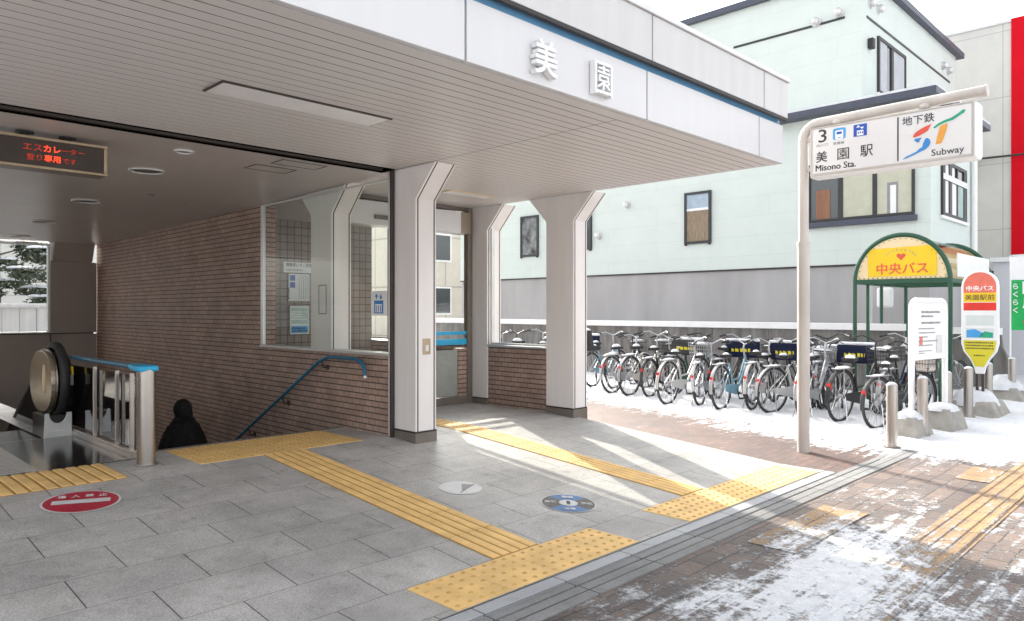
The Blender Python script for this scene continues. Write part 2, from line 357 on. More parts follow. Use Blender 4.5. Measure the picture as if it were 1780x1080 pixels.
def lot_w(x, y):
    xb = 7.85+.32*(y-2.5); d = x-xb
    tr = 0
    for (ax, ay, bx, by) in ((8.3, 3.3, 9.9, 4.1), (8.35, 3.45, 9.6, 4.3), (8.6, 4.4, 9.9, 4.9), (8.9, 5.6, 10.2, 6.4), (8.2, 2.9, 10.4, 3.0), (8.8, 5.0, 9.8, 5.9), (9.2, 2.2, 9.9, 3.4)):
        vx, vy = bx-ax, by-ay; q = max(0, min(1, ((x-ax)*vx+(y-ay)*vy)/(vx*vx+vy*vy))); dd = math.hypot(x-ax-q*vx, y-ay-q*vy+.12*math.sin(q*3)); tr = max(tr, math.exp(-(dd/.035)**2))
    return max(.05, min(1.08, .58+1.15*d))-.42*tr-.28*blob(x, y, 8.9, 4.2, .35, 1.6)-.45*blob(x, y, 8.3, 2.72, .5, .16)
def grid(name, x0, x1, y0, y1, st, zf_, wf, m, label=None):
    nx, ny = max(1, round((x1-x0)/st)), max(1, round((y1-y0)/st)); mb = MB()
    xs = [x0+(x1-x0)*i/nx for i in range(nx+1)]; ys = [y0+(y1-y0)*j/ny for j in range(ny+1)]
    vs = [(x, y, zf_(x, y)) for y in ys for x in xs]
    mb.add(vs, [(j*(nx+1)+i, j*(nx+1)+i+1, (j+1)*(nx+1)+i+1, (j+1)*(nx+1)+i) for j in range(ny) for i in range(nx)])
    o = obj(name, mb, m, smooth=True)
    at = o.data.attributes.new('snow', 'FLOAT', 'POINT'); at.data.foreach_set('value', [wf(v[0], v[1]) for v in vs]); return o
nz = lambda x, y, s: noise.noise((x*s, y*s, .3))
struct(grid('sidewalk', -8, 26, -3.2, 2.335, .08, lambda x, y: -.012+.012*max(0, snow_w(x, y)-.5)+.004*nz(x, y, 2), snow_w, 'pavers'))
struct(grid('parking_ground', 6.73, 20, 2.325, 16, .055, lambda x, y: -.011+(.035*max(0, min(1, lot_w(x, y)-.45)))*(1+nz(x, y, 2.3))*sstep(2.33, 2.7, y), lot_w, 'redpavers'))
g = MB(); H = 900
g.poly([(-H, -H, -.16), (H, -H, -.16), (H, 6, -.16), (-H, 6, -.16)]); g.poly([(-H, 6, -.16), (-1.5, 6, -.16), (-1.5, 16, -.16), (-H, 16, -.16)])
g.poly([(4.8, 6, -.16), (H, 6, -.16), (H, 16, -.16), (4.8, 16, -.16)]); g.poly([(-H, 16, -.16), (H, 16, -.16), (H, H, -.16), (-H, H, -.16)])
struct(obj('ground', g, 'asphalt'))
k = MB(); k.box(-8, 26, -3.4, -3.205, -.159, .0); struct(obj('road_kerb', k, 'granite', bevel=.01))
g = MB(); g.box(-8, 6.72, 2.555, 2.655, -.1, .0); struct(obj('granite_edging', g, 'granite', bevel=.006))
g = MB(); g.box(-8, 8.4, 2.33, 2.475, -.1, -.004); g.box(-8, 8.4, 2.49, 2.55, -.1, -.006); struct(obj('drain_kerb', g, 'gutter', bevel=.006))
# station floor: level strip, ramp, level hall, with wells for stairs and escalator
f = MB()
def strip(x0, x1, ys):
    for a, c in zip(ys[:-1], ys[1:]): f.poly([(x0, a, zf(a)), (x1, a, zf(a)), (x1, c, zf(c)), (x0, c, zf(c))])
YR = 3.07+.217/.077
strip(-8, 6.72, [2.66, 3.07, YR, 6.76]); strip(2.16, 4.25, [6.76, 6.761])
f.poly([(-8, 6.76, ZP), (2.16, 6.76, ZP), (2.16, 8.2, ZP), (-8, 8.2, ZP)]); f.poly([(4.25, 6.76, ZP), (6.72, 6.76, ZP), (6.72, 9.7, ZP), (4.25, 9.7, ZP)])
f.poly([(1.85, 8.2, ZP), (2.16, 8.2, ZP), (2.16, 15, ZP), (1.85, 15, ZP)]); f.poly([(-8, 8.2, ZP), (.9, 8.2, ZP), (.9, 15, ZP), (-8, 15, ZP)])
f.poly([(6.72, 2.66, -.1), (6.72, 9.7, -.1), (6.72, 9.7, ZP), (6.72, YR, ZP), (6.72, 3.07, 0), (6.72, 2.66, 0)])
struct(obj('entrance_floor', f, 'floor'))

# ================================================================== STATION BUILDING
st = thing('station_entrance', 'white panelled subway station entrance with wide flat canopy, flared columns and brown brick walls', 'station entrance', (4.4, 5.5, 0))
XR = 6.65
px_ = [-.80, .945, 2.687, 4.428, 6.167, XR]
for a, c in zip(px_[:-1], px_[1:]):
    p = MB(); p.box(a+.008, c-.008, 3.011, 3.05, ZS, 3.172); obj('fascia_panel', p, 'panel', st, bevel=.004)
    p = MB(); p.box(a+.008, c-.008, 2.965, 3.05, 3.232, 3.56); obj('upper_fascia_panel', p, 'panel2', st, bevel=.004)
p = MB(); p.box(-.8, 6.6, 3.0515, 3.069, ZS+.04, 3.16); p.box(-.8, 6.6, 3.0515, 3.069, 3.245, 3.55); p.box(-.8, 6.63, 2.962, 2.995, 3.205, 3.229); obj('fascia_backing', p, 'dark', st)
p = MB(); p.box(XR-.05, XR-.002, 3.065, 9.6, ZS, 3.172); p.box(XR-.05, XR-.002, 3.065, 9.6, 3.222, 3.56); obj('side_fascia', p, 'panel', st)
p = MB(); p.poly([(-.8, 3.020, 3.15), (6.6, 3.020, 3.15), (6.6, 3.030, 3.24), (-.8, 3.030, 3.24)]); obj('blue_band', p, 'bandblue', st)
p = MB(); p.box(-.82, XR+.015, 2.945, 9.65, 3.562, 3.60); obj('roof_edge', p, 'alu', st, bevel=.005)
p = MB(); p.box(-.8, 6.55, 3.07, 9.62, 2.9, 3.55); p.box(-.8, 4.3, 9.63, 15.2, 2.9, 3.55); obj('roof', p, 'dark', st)
# slatted soffit: real boards with gaps
p = MB()
p.box(-.8, XR-.052, 3.062, 3.168, ZS+.001, ZS+.034)
y = 3.176
bands = [(-.8, 4.275), (4.285, 6.13), (6.135, XR-.052)]
while y < 7.35:
    for x0, x1 in bands:
        if y > 5.78:
            if x1 < 4.5: continue
        p.box(x0, x1, y, y+.091, ZS, ZS+.02)
    y += .1015
obj('soffit', p, 'soffit', st)
p = MB(); p.box(-.8, XR-.06, 3.07, 7.45, ZS+.0014, ZS+.03); obj('soffit_backing', p, 'pitch', st)
p = MB(); p.box(-.8, 4.16, 5.86, 5.905, ZS-.018, ZS+.03); obj('door_head', p, 'bronze_dark', st)
def ceil_z(y): return 2.785-.0145*(y-5.9)
p = MB()
for x0, x1, y0, y1 in ((-1, 4.25, 5.9, 15.0), (4.25, 6.58, 7.5, 9.55)):
    p.poly([(x0, y0, ceil_z(y0)), (x1, y0, ceil_z(y0)), (x1, y1, ceil_z(y1)), (x0, y1, ceil_z(y1))])
    p.poly([(x0, y0, ceil_z(y0)+.05), (x1, y0, ceil_z(y0)+.05), (x1, y1, ceil_z(y1)+.05), (x0, y1, ceil_z(y1)+.05)])
obj('ceiling', p, 'ceiling', st)
p = MB()
for x0, x1, y0, y1 in ((3.18, 3.62, 5.98, 6.2), (3.1, 3.5, 6.32, 6.56)):
    z = ceil_z(y0)-.003
    for a in (x0, x1): p.box(a-.004, a+.004, y0, y1, z-.002, z+.001)
    for a in (y0, y1): p.box(x0, x1, a-.004, a+.004, z-.0025, z+.0005)
obj('ceiling_hatch', p, 'dark', st)
def downlight(x, y, r=.145):
    z = ceil_z(y); a = MB(); a.M = Matrix.Translation((x, y, z-.004))
    a.tube([(r*math.cos(t*PI/16), r*math.sin(t*PI/16), 0) for t in range(32)], .014, 8, closed=True)
    o = obj('downlight', a, 'alu', st, smooth=True); c = MB(); c.add([(x+r*math.cos(t*PI/14), y+r*math.sin(t*PI/14), z-.003) for t in range(28)], [tuple(range(28))]); obj('lamp_recess', c, 'base', o)
for x, y in ((2.49, 7.28), (2.6, 9.56), (2.69, 11.86), (2.86, 14.1)): downlight(x, y)
downlight(2.43, 6.25, .07)
# recessed light boxes in the soffit
for x0, x1, y0, y1 in ((1.9, 3.11, 4.295, 4.56), (5.44, 6.12, 6.36, 6.52)):
    a = MB(); a.box(x0-.012, x1+.012, y0-.012, y0, ZS-.012, ZS-.001); a.box(x0-.012, x1+.012, y1, y1+.012, ZS-.006, ZS-.001); a.box(x0-.012, x0, y0, y1, ZS-.012, ZS-.001); a.box(x1, x1+.012, y0, y1, ZS-.006, ZS-.001)
    o = obj('soffit_light', a, 'bronze_dark' if x0 < 3 else 'cream', st); c = MB(); c.box(x0, x1, y0, y1, ZS-.009, ZS-.002); obj('diffuser', c, 'diffuser', o)
# columns
def column(x, y, front, back, access=False, plate=False, d=.43):
    wx = .25; yb = y+d; zt = ZS-.002; z0 = .30
    pr = [(y, z0), (yb, z0), (yb, 2.52)]+([(yb+.285, zt)] if back else [(yb, zt)])+([(y-.29, zt)] if front else [(y, zt)])+[(y, 2.51)]
    a = MB(); a.prism(pr, 'x', x, x+wx)
    o = obj('column', a, 'column', st, bevel=.004)
    j = MB()
    for xx in (x+.02, x+wx-.032):
        j.box(xx, xx+.012, y-.0025, y+.01, z0, 2.51)
        if front: j.prism([(y-.0025, 2.51), (y+.004, 2.51), (y-.286, zt), (y-.293, zt)], 'x', xx, xx+.012)
        if back: j.box(xx, xx+.008, yb-.01, yb+.0025, z0, 2.51)
    obj('panel_joint', j, 'dark', o)
    c = MB(); c.box(x-.006, x+wx+.006, y-.006, yb+.006, .1, .285); obj('column_base', c, 'base', o, bevel=.004)
    c = MB(); c.box(x-.003, x+wx+.003, y-.003, yb+.003, .285, .30); obj('base_trim', c, 'dark', o)
    if access:
        q = MB()
        for z in (1.41, 1.725): q.box(x-.004, x+.001, y+.10, y+.25, z, z+.008)
        for yy in (y+.10, y+.25): q.box(x-.0045, x+.001, yy, yy+.006, 1.41, 1.733)
        obj('access_panel', q, 'dark', o)
    if plate:
        q = MB(); q.box(x+.085, x+.175, y-.008, y+.001, 1.03, 1.18, 0); q.box(x+.11, x+.15, y-.013, y-.008, 1.06, 1.12, 1); obj('call_plate', q, ['ledframe', 'alu'], o, bevel=.002)
    return o
column(4.29, 5.52, True, False, plate=True)
column(4.29, 7.0, True, True, access=True)
column(6.62, 5.53, True, True)
column(6.62, 7.0, True, False)
# brick walls of the stairwell and window surrounds
p = MB(); p.box(4.25, 4.45, 8.55, 15.0, -4, 2.80); obj('brick_wall', p, 'brick', st)
p = MB(); p.box(4.25, 4.40, 5.875, 8.549, -4, 1.0); obj('brick_wall', p, 'brick', st, label='low brown brick wall under the glass screen')
p = MB(); p.box(6.64, 6.80, 5.97, 6.995, .05, .975); obj('brick_wall', p, 'brick', st, label='low brick panel between the two outer columns')
p = MB(); p.box(6.63, 6.79, 7.44, 9.99, .05, .975); obj('brick_wall', p, 'brick', st)
p = MB(); p.box(6.6, 6.82, 10.0, 10.3, .05, ZS-.01); p.box(4.4, 6.6, 9.6, 9.75, .05, ZS-.01); obj('tiled_wall', p, 'tile', st)
for b6 in ((4.232, 4.42, 5.875, 8.55, 1.002, 1.03), (6.615, 6.825, 5.965, 6.995, .977, 1.005), (6.61, 6.82, 7.44, 9.99, .977, 1.0)): p = MB(); p.box(*b6); obj('window_sill', p, 'alu', st, bevel=.004)
# glass screen beside the stairs
a = MB(); a.box(4.245, 4.285, 8.49, 8.515, 1.031, 2.74); a.box(4.245, 4.285, 8.525, 8.549, 1.031, 2.74); a.box(4.25, 4.28, 5.9, 8.49, 2.725, 2.745); a.box(4.244, 4.284, 5.876, 5.896, .22, 2.77)
o = obj('glass_screen', a, 'alu', st, bevel=.004)
a = MB(); a.box(4.263, 4.269, 5.9, 8.49, 1.031, 2.724); obj('pane', a, 'glass', o)
a = MB(); a.box(4.246, 4.287, 5.845, 5.874, .2, ZS-.001); obj('dark_post', a, 'bronze_dark', o, bevel=.004)
a = MB(); a.box(6.70, 6.71, 5.965, 6.995, 1.006, ZS-.002); o = obj('side_window', a, 'clear', st)
a = MB(); a.box(6.68, 6.73, 5.962, 5.985, 1.006, 2.8); a.box(6.68, 6.73, 6.975, 6.998, 1.006, 2.8); a.box(6.68, 6.73, 5.985, 6.975, 1.006, 1.03); obj('frame', a, 'alu', o)
a = MB(); a.box(6.70, 6.71, 7.44, 9.93, 1.001, 2.76); o = obj('side_window', a, 'clear', st)
a = MB(); a.box(6.68, 6.73, 9.93, 9.99, 1.001, 2.76); a.box(6.66, 6.73, 7.44, 9.99, 2.761, 2.8); obj('frame', a, 'base', o)
# lift lobby front with doors
a = MB()
for x0, x1 in ((4.55, 4.6), (6.53, 6.615)): a.box(x0, x1, 7.28, 7.36, .2, ZS-.003)
a.box(5.28, 5.34, 7.29, 7.35, .2, 2.45); a.box(4.6, 6.53, 7.29, 7.35, ZS-.05, ZS-.003)
o = obj('lobby_front', a, 'base', st, bevel=.004)
a = MB(); a.box(4.6, 6.36, 7.22, 7.42, 2.46, 2.74); h = obj('door_header', a, 'panel', o, bevel=.006); a = MB(); a.box(6.362, 6.53, 7.225, 7.415, 2.46, 2.74); obj('header_end', a, 'brownpanel', h)
a = MB(); a.box(5.0, 5.4, 7.19, 7.215, 2.53, 2.58); obj('door_sensor', a, 'base', h)
a = MB(); a.box(4.6, 6.53, 7.315, 7.323, .33, 2.459); a.box(4.6, 6.53, 7.315, 7.323, 2.741, 2.768); pn = obj('pane', a, 'clear', o)
a = MB(); a.box(5.36, 6.37, 7.305, 7.314, .33, .93); obj('frosted_panel', a, 'frosted', pn)
a = MB(); a.box(5.45, 6.53, 7.305, 7.314, 1.0, 1.075); a.box(5.45, 6.53, 7.305, 7.314, 1.13, 1.175); obj('blue_stripe', a, 'cyan', pn)
a = MB(); a.box(6.38, 6.53, 7.30, 7.40, .2, .95); a.box(4.6, 6.53, 7.28, 7.36, .2, .32, 1); obj('door_kick', a, ['brick', 'base'], o)
a = MB(); a.box(4.9, 5.2, 9.5, 9.56, 1.0, 1.5); a.box(4.95, 5.15, 9.48, 9.5, 1.2, 1.45, 1)
# back of the hall
p = MB(); p.box(-1, 4.249, 15, 15.15, -4, 1.03); obj('back_wall', p, 'beige', st)
p = MB(); p.box(3.505, 4.24, 14.97, 15.15, 1.05, 2.33); p.prism([(14.97, 2.335), (15.15, 2.335), (15.15, 2.68), (14.80, 2.68)], 'x', 3.53, 4.17); p.box(3.50, 3.508, 14.968, 15.0, -.5, 1.03, 1); p.box(-1, 4.19, 14.968, 15.0, 1.031, 1.049, 1); obj('back_pillar', p, ['beige', 'dark'], st)
p = MB(); p.box(3.47, 3.504, 14.99, 15.1, 1.05, 2.63); p.box(-1, 3.47, 14.99, 15.1, 1.05, 1.075); p.box(-1, 3.47, 14.99, 15.1, 2.60, 2.63); o = obj('rear_window', p, 'alu', st)
p = MB(); p.box(-1, 3.47, 15.04, 15.048, 1.075, 2.60); obj('pane', p, 'clear', o)
p = MB(); p.box(-1.15, -1, 5.9, 9.0, -4, .9); p.box(-1.15, -1, 9.0, 15.15, -4, 2.79); obj('brick_wall', p, 'brick', st)
p = MB(); p.box(-1.08, -1.07, 6.1, 9.0, .9, 2.7); o = obj('side_window', p, 'clear', st)  # added window out of view, lets fill light into the near hall
p = MB()
for y in (5.9, 7.4): p.box(-1.13, -1.0, y, y+.12, .9, 2.75)
obj('frame', p, 'alu', o)
# raised station name on the fascia
for ch, x, wd in (('美', 3.19, .205), ('園', 3.765, .185)):
    a = MB(); add_text(a, ch, (x, 3.004, 2.865), (1, 0, 0), (0, 0, 1), wd, .215, .018 if ch == '美' else .004, .045); o = obj('raised_letter', a, 'white', st)
# stairs and their well
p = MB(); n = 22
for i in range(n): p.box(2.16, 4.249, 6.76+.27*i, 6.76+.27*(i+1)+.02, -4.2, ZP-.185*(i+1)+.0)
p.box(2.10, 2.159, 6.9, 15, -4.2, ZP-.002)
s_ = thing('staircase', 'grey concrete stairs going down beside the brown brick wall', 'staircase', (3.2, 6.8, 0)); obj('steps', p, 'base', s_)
p = MB(); p.box(2.16, 4.249, 6.715, 6.76, ZP+.001, ZP+.006); obj('nosing', p, 'base', s_)

# ================================================================== TACTILE PAVING AND FLOOR STICKERS
def slope_mat(zbase): return zbase
def dots(mb, x0, x1, y0, y1, pitch):
    nx = round((x1-x0)/pitch); ny = round((y1-y0)/pitch); px, py = (x1-x0)/nx, (y1-y0)/ny
    for i in range(nx):
        for j in range(ny):
            x, y = x0+(i+.5)*px, y0+(j+.5)*py; z = zf(y)+.005
            mb.tube([(x, y, z), (x, y, z+.005)], [.0145, .009], 8, mi=1)
def bars_y(mb, x0, x1, y0, y1, n, tile=.39):
    p = (x1-x0)/n; nt_ = max(1, round((y1-y0)/tile)); L = (y1-y0)/nt_
    for k_ in range(nt_):
        for i in range(n):
            xc = x0+(i+.5)*p; a, c = y0+k_*L+.005, y0+(k_+1)*L-.005
            w2 = p*.40; prof = [(-w2, 0), (-w2+.008, .006), (w2-.008, .006), (w2, 0)]
            v = [(xc+q[0], yy, zf(yy)+.0045+q[1]) for yy in (a, c) for q in prof]
            mb.add(v, [(0, 4, 5, 1), (1, 5, 6, 2), (2, 6, 7, 3), (3, 2, 1, 0), (4, 5, 6, 7)], 0)
def plate(mb, x0, x1, y0, y1, nx, ny, mi=0):
    dx, dy = (x1-x0)/nx, (y1-y0)/ny; g_ = .0022
    for i in range(nx):
        for j in range(ny):
            a, c, e, h = x0+i*dx+g_, x0+(i+1)*dx-g_, y0+j*dy+g_, y0+(j+1)*dy-g_
            lo = [(a, e, zf(e)+.0005), (c, e, zf(e)+.0005), (c, h, zf(h)+.0005), (a, h, zf(h)+.0005)]; hi = [(q[0], q[1], q[2]+.0045) for q in lo]
            mb.add(lo+hi, [(4, 5, 6, 7), (0, 1, 5, 4), (1, 2, 6, 5), (2, 3, 7, 6), (3, 0, 4, 7)], mi)
def tact(name, fn, label, grp='yellow tactile paving in the entrance'):
    mb = MB(); fn(mb); return tag(obj(name, mb, ['yellow', 'yellowworn', 'yellowdirt']), label, 'tactile paving', grp)
def f1(m): plate(m, 2.325, 3.83, 2.668, 3.068, 4, 1); dots(m, 2.325, 3.83, 2.668, 3.068, .0785)
tact('warning_paving', f1, 'yellow dotted warning strip at the kerb edge, the one nearest the camera')
def f2(m): plate(m, 4.44, 6.62, 2.668, 3.068, 6, 1); dots(m, 4.44, 6.62, 2.668, 3.068, .0785)
tact('warning_paving', f2, 'yellow dotted warning strip at the kerb edge beside the red brick path')
def f3(m): plate(m, 2.43, 3.96, 5.9, 6.68, 4, 2); dots(m, 2.43, 3.96, 5.9, 6.68, .0785)
tact('warning_paving', f3, 'yellow dotted warning strip at the head of the stairs')
def f4(m): plate(m, 1.07, 1.87, 5.83, 6.48, 2, 2, 2); bars_y(m, 1.07, 1.87, 5.83, 6.48, 9, .33)
tact('warning_paving', f4, 'yellow ribbed mat before the escalator landing plate')
def f5(m): plate(m, 2.955, 3.345, 3.075, 5.892, 1, 7, 2); bars_y(m, 2.955, 3.345, 3.075, 5.892, 5)
tact('guiding_paving', f5, 'yellow ribbed guide path running from the kerb to the stairs')
def f6(m): plate(m, 5.005, 5.325, 3.075, 7.2, 1, 10, 2); bars_y(m, 5.005, 5.325, 3.075, 7.2, 5)
tact('guiding_paving', f6, 'yellow ribbed guide path running to the lift lobby, partly in sun')
M['snowyellow'] = paver_mat('snowyellow', (.40, .25, .115), (.32, .20, .10), .3, .3, joint=.1)
def gt(name, x0, x1, y0, y1, label, bars):
    def z(x, y):
        r = ((y-y0)/(y1-y0)*4) % 1 if bars else 0
        return -.007+(.006 if bars and .3 < r < .72 else 0)+.01*max(0, snow_w(x, y)-.5)
    nx, ny = round((x1-x0)/.06), 40 if bars else 8; mb = MB()
    vs = [(x0+(x1-x0)*i/nx, y0+(y1-y0)*j/ny, 0) for j in range(ny+1) for i in range(nx+1)]; vs = [(a, c, z(a, c)) for a, c, _ in vs]
    mb.add(vs, [(j*(nx+1)+i, j*(nx+1)+i+1, (j+1)*(nx+1)+i+1, (j+1)*(nx+1)+i) for j in range(ny) for i in range(nx)])
    o = obj(name, mb, 'snowyellow'); at = o.data.attributes.new('snow', 'FLOAT', 'POINT'); at.data.foreach_set('value', [snow_w(v[0], v[1]) + (.17 if not bars else 0) for v in vs])
    return tag(o, label, 'tactile paving', 'orange tactile paving on the snowy pavement')
gt('guiding_paving', 2.4, 12, 1.16, 1.48, 'orange ribbed guide path along the snowy pavement', True)
gt('warning_paving', 7.25, 7.95, 1.485, 1.75, 'orange square block beside the pavement guide path', False)
gt('warning_paving', 4.33, 5.55, 1.88, 2.2, 'orange paving patch half under snow by the drain', False)
def sticker(name, cx, cy, r, label, build, cat='floor sticker'):
    a = MB(); build(a, cx, cy, r)
    a.v = [(x, y, z+zf(y)) for x, y, z in a.v]
    return a
def disc(a, cx, cy, r, z, mi, n=40): a.add([(cx+r*math.cos(2*PI*i/n), cy+r*math.sin(2*PI*i/n), z) for i in range(n)], [tuple(range(n))], mi)
# directions: right/up as read by someone walking in (+Y up)
e1, e2 = Vector((.92, -.39, 0)), Vector((.39, .92, 0))
def put(name, a, mats, label): return tag(obj(name, a, mats), label, 'floor sticker', 'round stickers on the paving')
a = MB(); cx, cy, r = 1.45, 5.44, .235
disc(a, cx, cy, r, .004, 0); disc(a, cx, cy, r*.93, .006, 1)
c = Vector((cx, cy, .008)); e1r, e2r = Vector((.94, -.34, 0)), Vector((.34, .94, 0))
q = lambda x, y: c+e1r*x*r+e2r*y*r
a.poly([q(-.72, -.2), q(.72, -.2), q(.72, .14), q(-.72, .14)], 0)
for i, ch in enumerate('進入禁止'): add_text(a, ch, q(-.62+.34*i, .36), e1r, e2r, .05, .055, .02, .001, 0)
a.v = [(x, y, z+zf(y)) for x, y, z in a.v]
put('floor_sticker', a, ['stickwhite', 'stickred'], 'round red no entry sticker with white bar on the grey paving')
a = MB(); cx, cy, r = 3.72, 4.23, .165; disc(a, cx, cy, r, .004, 0); c = Vector((cx, cy, .006)); ex, ey = Vector((.70, -.71, 0)), Vector((.71, .70, 0))
q = lambda x, y: c+ex*x*r+ey*y*r
for i in range(9):
    h = -.8+i*.16; a.poly([q(.12-.05*i*.3-.0, h), q(.12+.075*i-.1, h), q(.12+.075*i-.08, h+.09), q(.12-.05*i*.3, h+.09)], 1)
a.poly([q(.02, -.85), q(.07, -.85), q(.62, .72), q(.56, .72)], 1)
a.v = [(x, y, z+zf(y)) for x, y, z in a.v]
put('floor_sticker', a, ['stickwhite', 'greyink'], 'worn white round sticker with a grey stair pictogram on the paving')
a = MB(); cx, cy, r = 4.12, 3.49, .205; disc(a, cx, cy, r, .004, 0); c = Vector((cx, cy, 0))
for k_ in range(4):
    aa = [R(45+90*k_+90*i/12) for i in range(13)]; pts = [(cx+r*.95*math.cos(t+R(-45)), cy+r*.95*math.sin(t+R(-45)), .006) for t in aa]
    inn = [(cx+r*.34*math.cos(t+R(-45)), cy+r*.34*math.sin(t+R(-45)), .006) for t in aa]
    a.add(pts+inn, [(i, i+1, 14+i, 13+i) for i in range(12)], 1 if k_ % 2 == 0 else 2)
disc(a, cx, cy, r*.33, .007, 0); c = Vector((cx, cy, .009)); q = lambda x, y: c+ex*x*r+ey*y*r
for s1, w_, mi in (('間隔', .17, 0), ):
    add_text(a, s1, q(-.2, .52), ex, ey, .085, .045, .02, .001, 0); add_text(a, '注意', q(-.2, -.78), ex, ey, .085, .045, .02, .001, 0)
    add_text(a, '距離', q(-.85, -.12), ex, ey, .085, .045, .02, .001, 0); add_text(a, '確保', q(.45, -.12), ex, ey, .085, .045, .02, .001, 0)
a.poly([q(-.05, -.22), q(.05, -.22), q(.08, .1), q(0, .24), q(-.08, .1)], 3)
a.v = [(x, y, z+zf(y)) for x, y, z in a.v]
put('floor_sticker', a, ['stickwhite', 'stickblue', 'stickgrey', 'ink'], 'round blue and grey sticker with white writing on the paving')

# ================================================================== ESCALATOR, RAILING, HANDRAIL, SIGNS IN THE HALL
es = thing('escalator', 'escalator end with black handrail loop and bronze side panel, going down into the hall', 'escalator', (1.97, 8.3, ZP))
cy_, cz_ = 8.43, .755
def newel(r, slope_from=8.54):
    pts = [(cy_+r*math.cos(R(t)), cz_+r*math.sin(R(t))) for t in range(90, 256, 7)]
    y1 = 13.2; d = .577
    return pts+[(8.62, .30), (8.75, .30), (y1, .30-d*(y1-8.75)), (y1, cz_+r-d*(y1-slope_from)), (slope_from, cz_+r)]
a = MB(); a.prism([(8.55+.42*math.copysign(abs(math.cos(R(t)))**.85, math.cos(R(t))), .742+.305*math.copysign(abs(math.sin(R(t)))**.85, math.sin(R(t)))) for t in range(0, 360, 10)], 'x', 1.91, 1.95); obj('inner_panel', a, 'bronze', es, bevel=.006)
a = MB(); a.prism([(8.55+.437*math.copysign(abs(math.cos(R(t)))**.85, math.cos(R(t))), .742+.322*math.copysign(abs(math.sin(R(t)))**.85, math.sin(R(t)))) for t in range(0, 360, 10)], 'x', 1.951, 1.965); rim = obj('steel_rim', a, 'steel', es, bevel=.004)
a = MB(); a.prism(newel(.25), 'x', 1.966, 1.985); obj('balustrade', a, 'railglass', es)
a = MB(); a.prism([(cy_-.03+.055*math.cos(R(t)), cz_+.02+.14*math.sin(R(t))) for t in range(0, 360, 15)], 'x', 1.903, 1.9095); obj('oval_lamp', a, 'cream', es, bevel=.003)
a = MB(); a.prism(newel(.275), 'x', 1.986, 2.10); obj('outer_panel', a, 'black', es, bevel=.01)
for t0 in (0,):
    pts = [(2.015, cy_-.02, .44)]+[(2.015, cy_+.345*math.cos(R(t)), cz_+.345*math.sin(R(t))) for t in range(250, 89, -8)]+[(2.015, 8.53, cz_+.34), (2.015, 13.2, cz_+.34-.577*4.67)]
    a = MB(); a.tube(pts, .042, 10); obj('handrail', a, 'rubber', es, smooth=True)
a = MB(); a.prism([(1.85, .22), (2.09, .22), (2.09, .455), (2.045, .455)]+[(1.97+.075*math.cos(R(t)), .455+.10*math.sin(R(t))) for t in range(0, -181, -15)]+[(1.86, .455)], 'y', 8.15, 8.165)
ip = obj('handrail_inlet', a, 'alu', es, bevel=.003); a = MB(); fake_lines(a, (1.91, 8.1495, .27), (1, 0, 0), (0, 0, 1), .12, .035, 1, 4); obj('warning_print', a, 'white', ip)
a = MB(); a.box(1.855, 2.085, 8.166, 8.6, .22, .43); obj('skirt', a, 'black', es)
a = MB(); a.tube([(2.09, cy_-.305*math.cos(R(t)), cz_+.305*math.sin(R(t))) for t in range(12, 30, 4)], .012, 6); obj('yellow_label', a, 'byellow', es)
a = MB(); a.box(2.05, 2.095, 8.12, 8.13, .72, .82); obj('grey_label', a, 'greyink', es)
a = MB(); a.box(.85, 2.085, 6.50, 8.15, ZP+.0005, ZP+.006); lp = obj('landing_plate', a, 'darksteel', es)
a = MB()
for i in range(26): a.box(.88, 1.45, 6.56+i*.06, 6.585+i*.06, ZP+.006, ZP+.0085)
obj('plate_ribs', a, 'steel', lp)
a = MB()
for i in range(14): a.box(.9, 1.85, 8.2+.4*i, 8.2+.4*(i+1), -3.6, ZP-.01-.2*max(0, i-1))
obj('step', a, 'darksteel', es)
# steel and dark glass railing with end post
rl = thing('glass_railing', 'dark glass railing with steel posts, blue top rail and thick steel end post', 'railing', (2.12, 6.2, ZP))
a = MB(); a.cyl((2.115, 6.2, ZP), (2.115, 6.2, 1.0), .07, n=28); a.cyl((2.115, 6.2, ZP), (2.115, 6.2, ZP+.012), .085, n=28); obj('end_post', a, 'steel', rl, smooth=True, bevel=.004)
for y in (6.56, 6.93, 7.55):
    a = MB(); a.box(2.108, 2.14, y-.013, y+.013, ZP, .93); obj('post', a, 'steel', rl, bevel=.004)
a = MB(); a.box(2.148, 2.156, 6.58, 8.6, ZP+.08, .90); obj('glass_panel', a, 'railglass', rl)
a = MB(); a.box(2.10, 2.165, 6.5, 8.2, ZP+.001, ZP+.07); a.box(2.09, 2.1, 6.5, 8.2, ZP+.001, ZP+.05); obj('base_channel', a, 'steel', rl, bevel=.004)
a = MB(); a.tube([(2.12, 6.52, .985), (2.12, 7.4, .985), (2.12, 8.25, .985)], .021, 10); tr = obj('top_rail', a, 'railblue', rl, smooth=True)
a = MB(); a.prism([(2.04, 6.13), (2.19, 6.13), (2.2, 6.25), (2.16, 6.55), (2.09, 6.55), (2.035, 6.3)], 'z', .965, 1.01); obj('blue_end_cap', a, 'cyan', tr, bevel=.015)
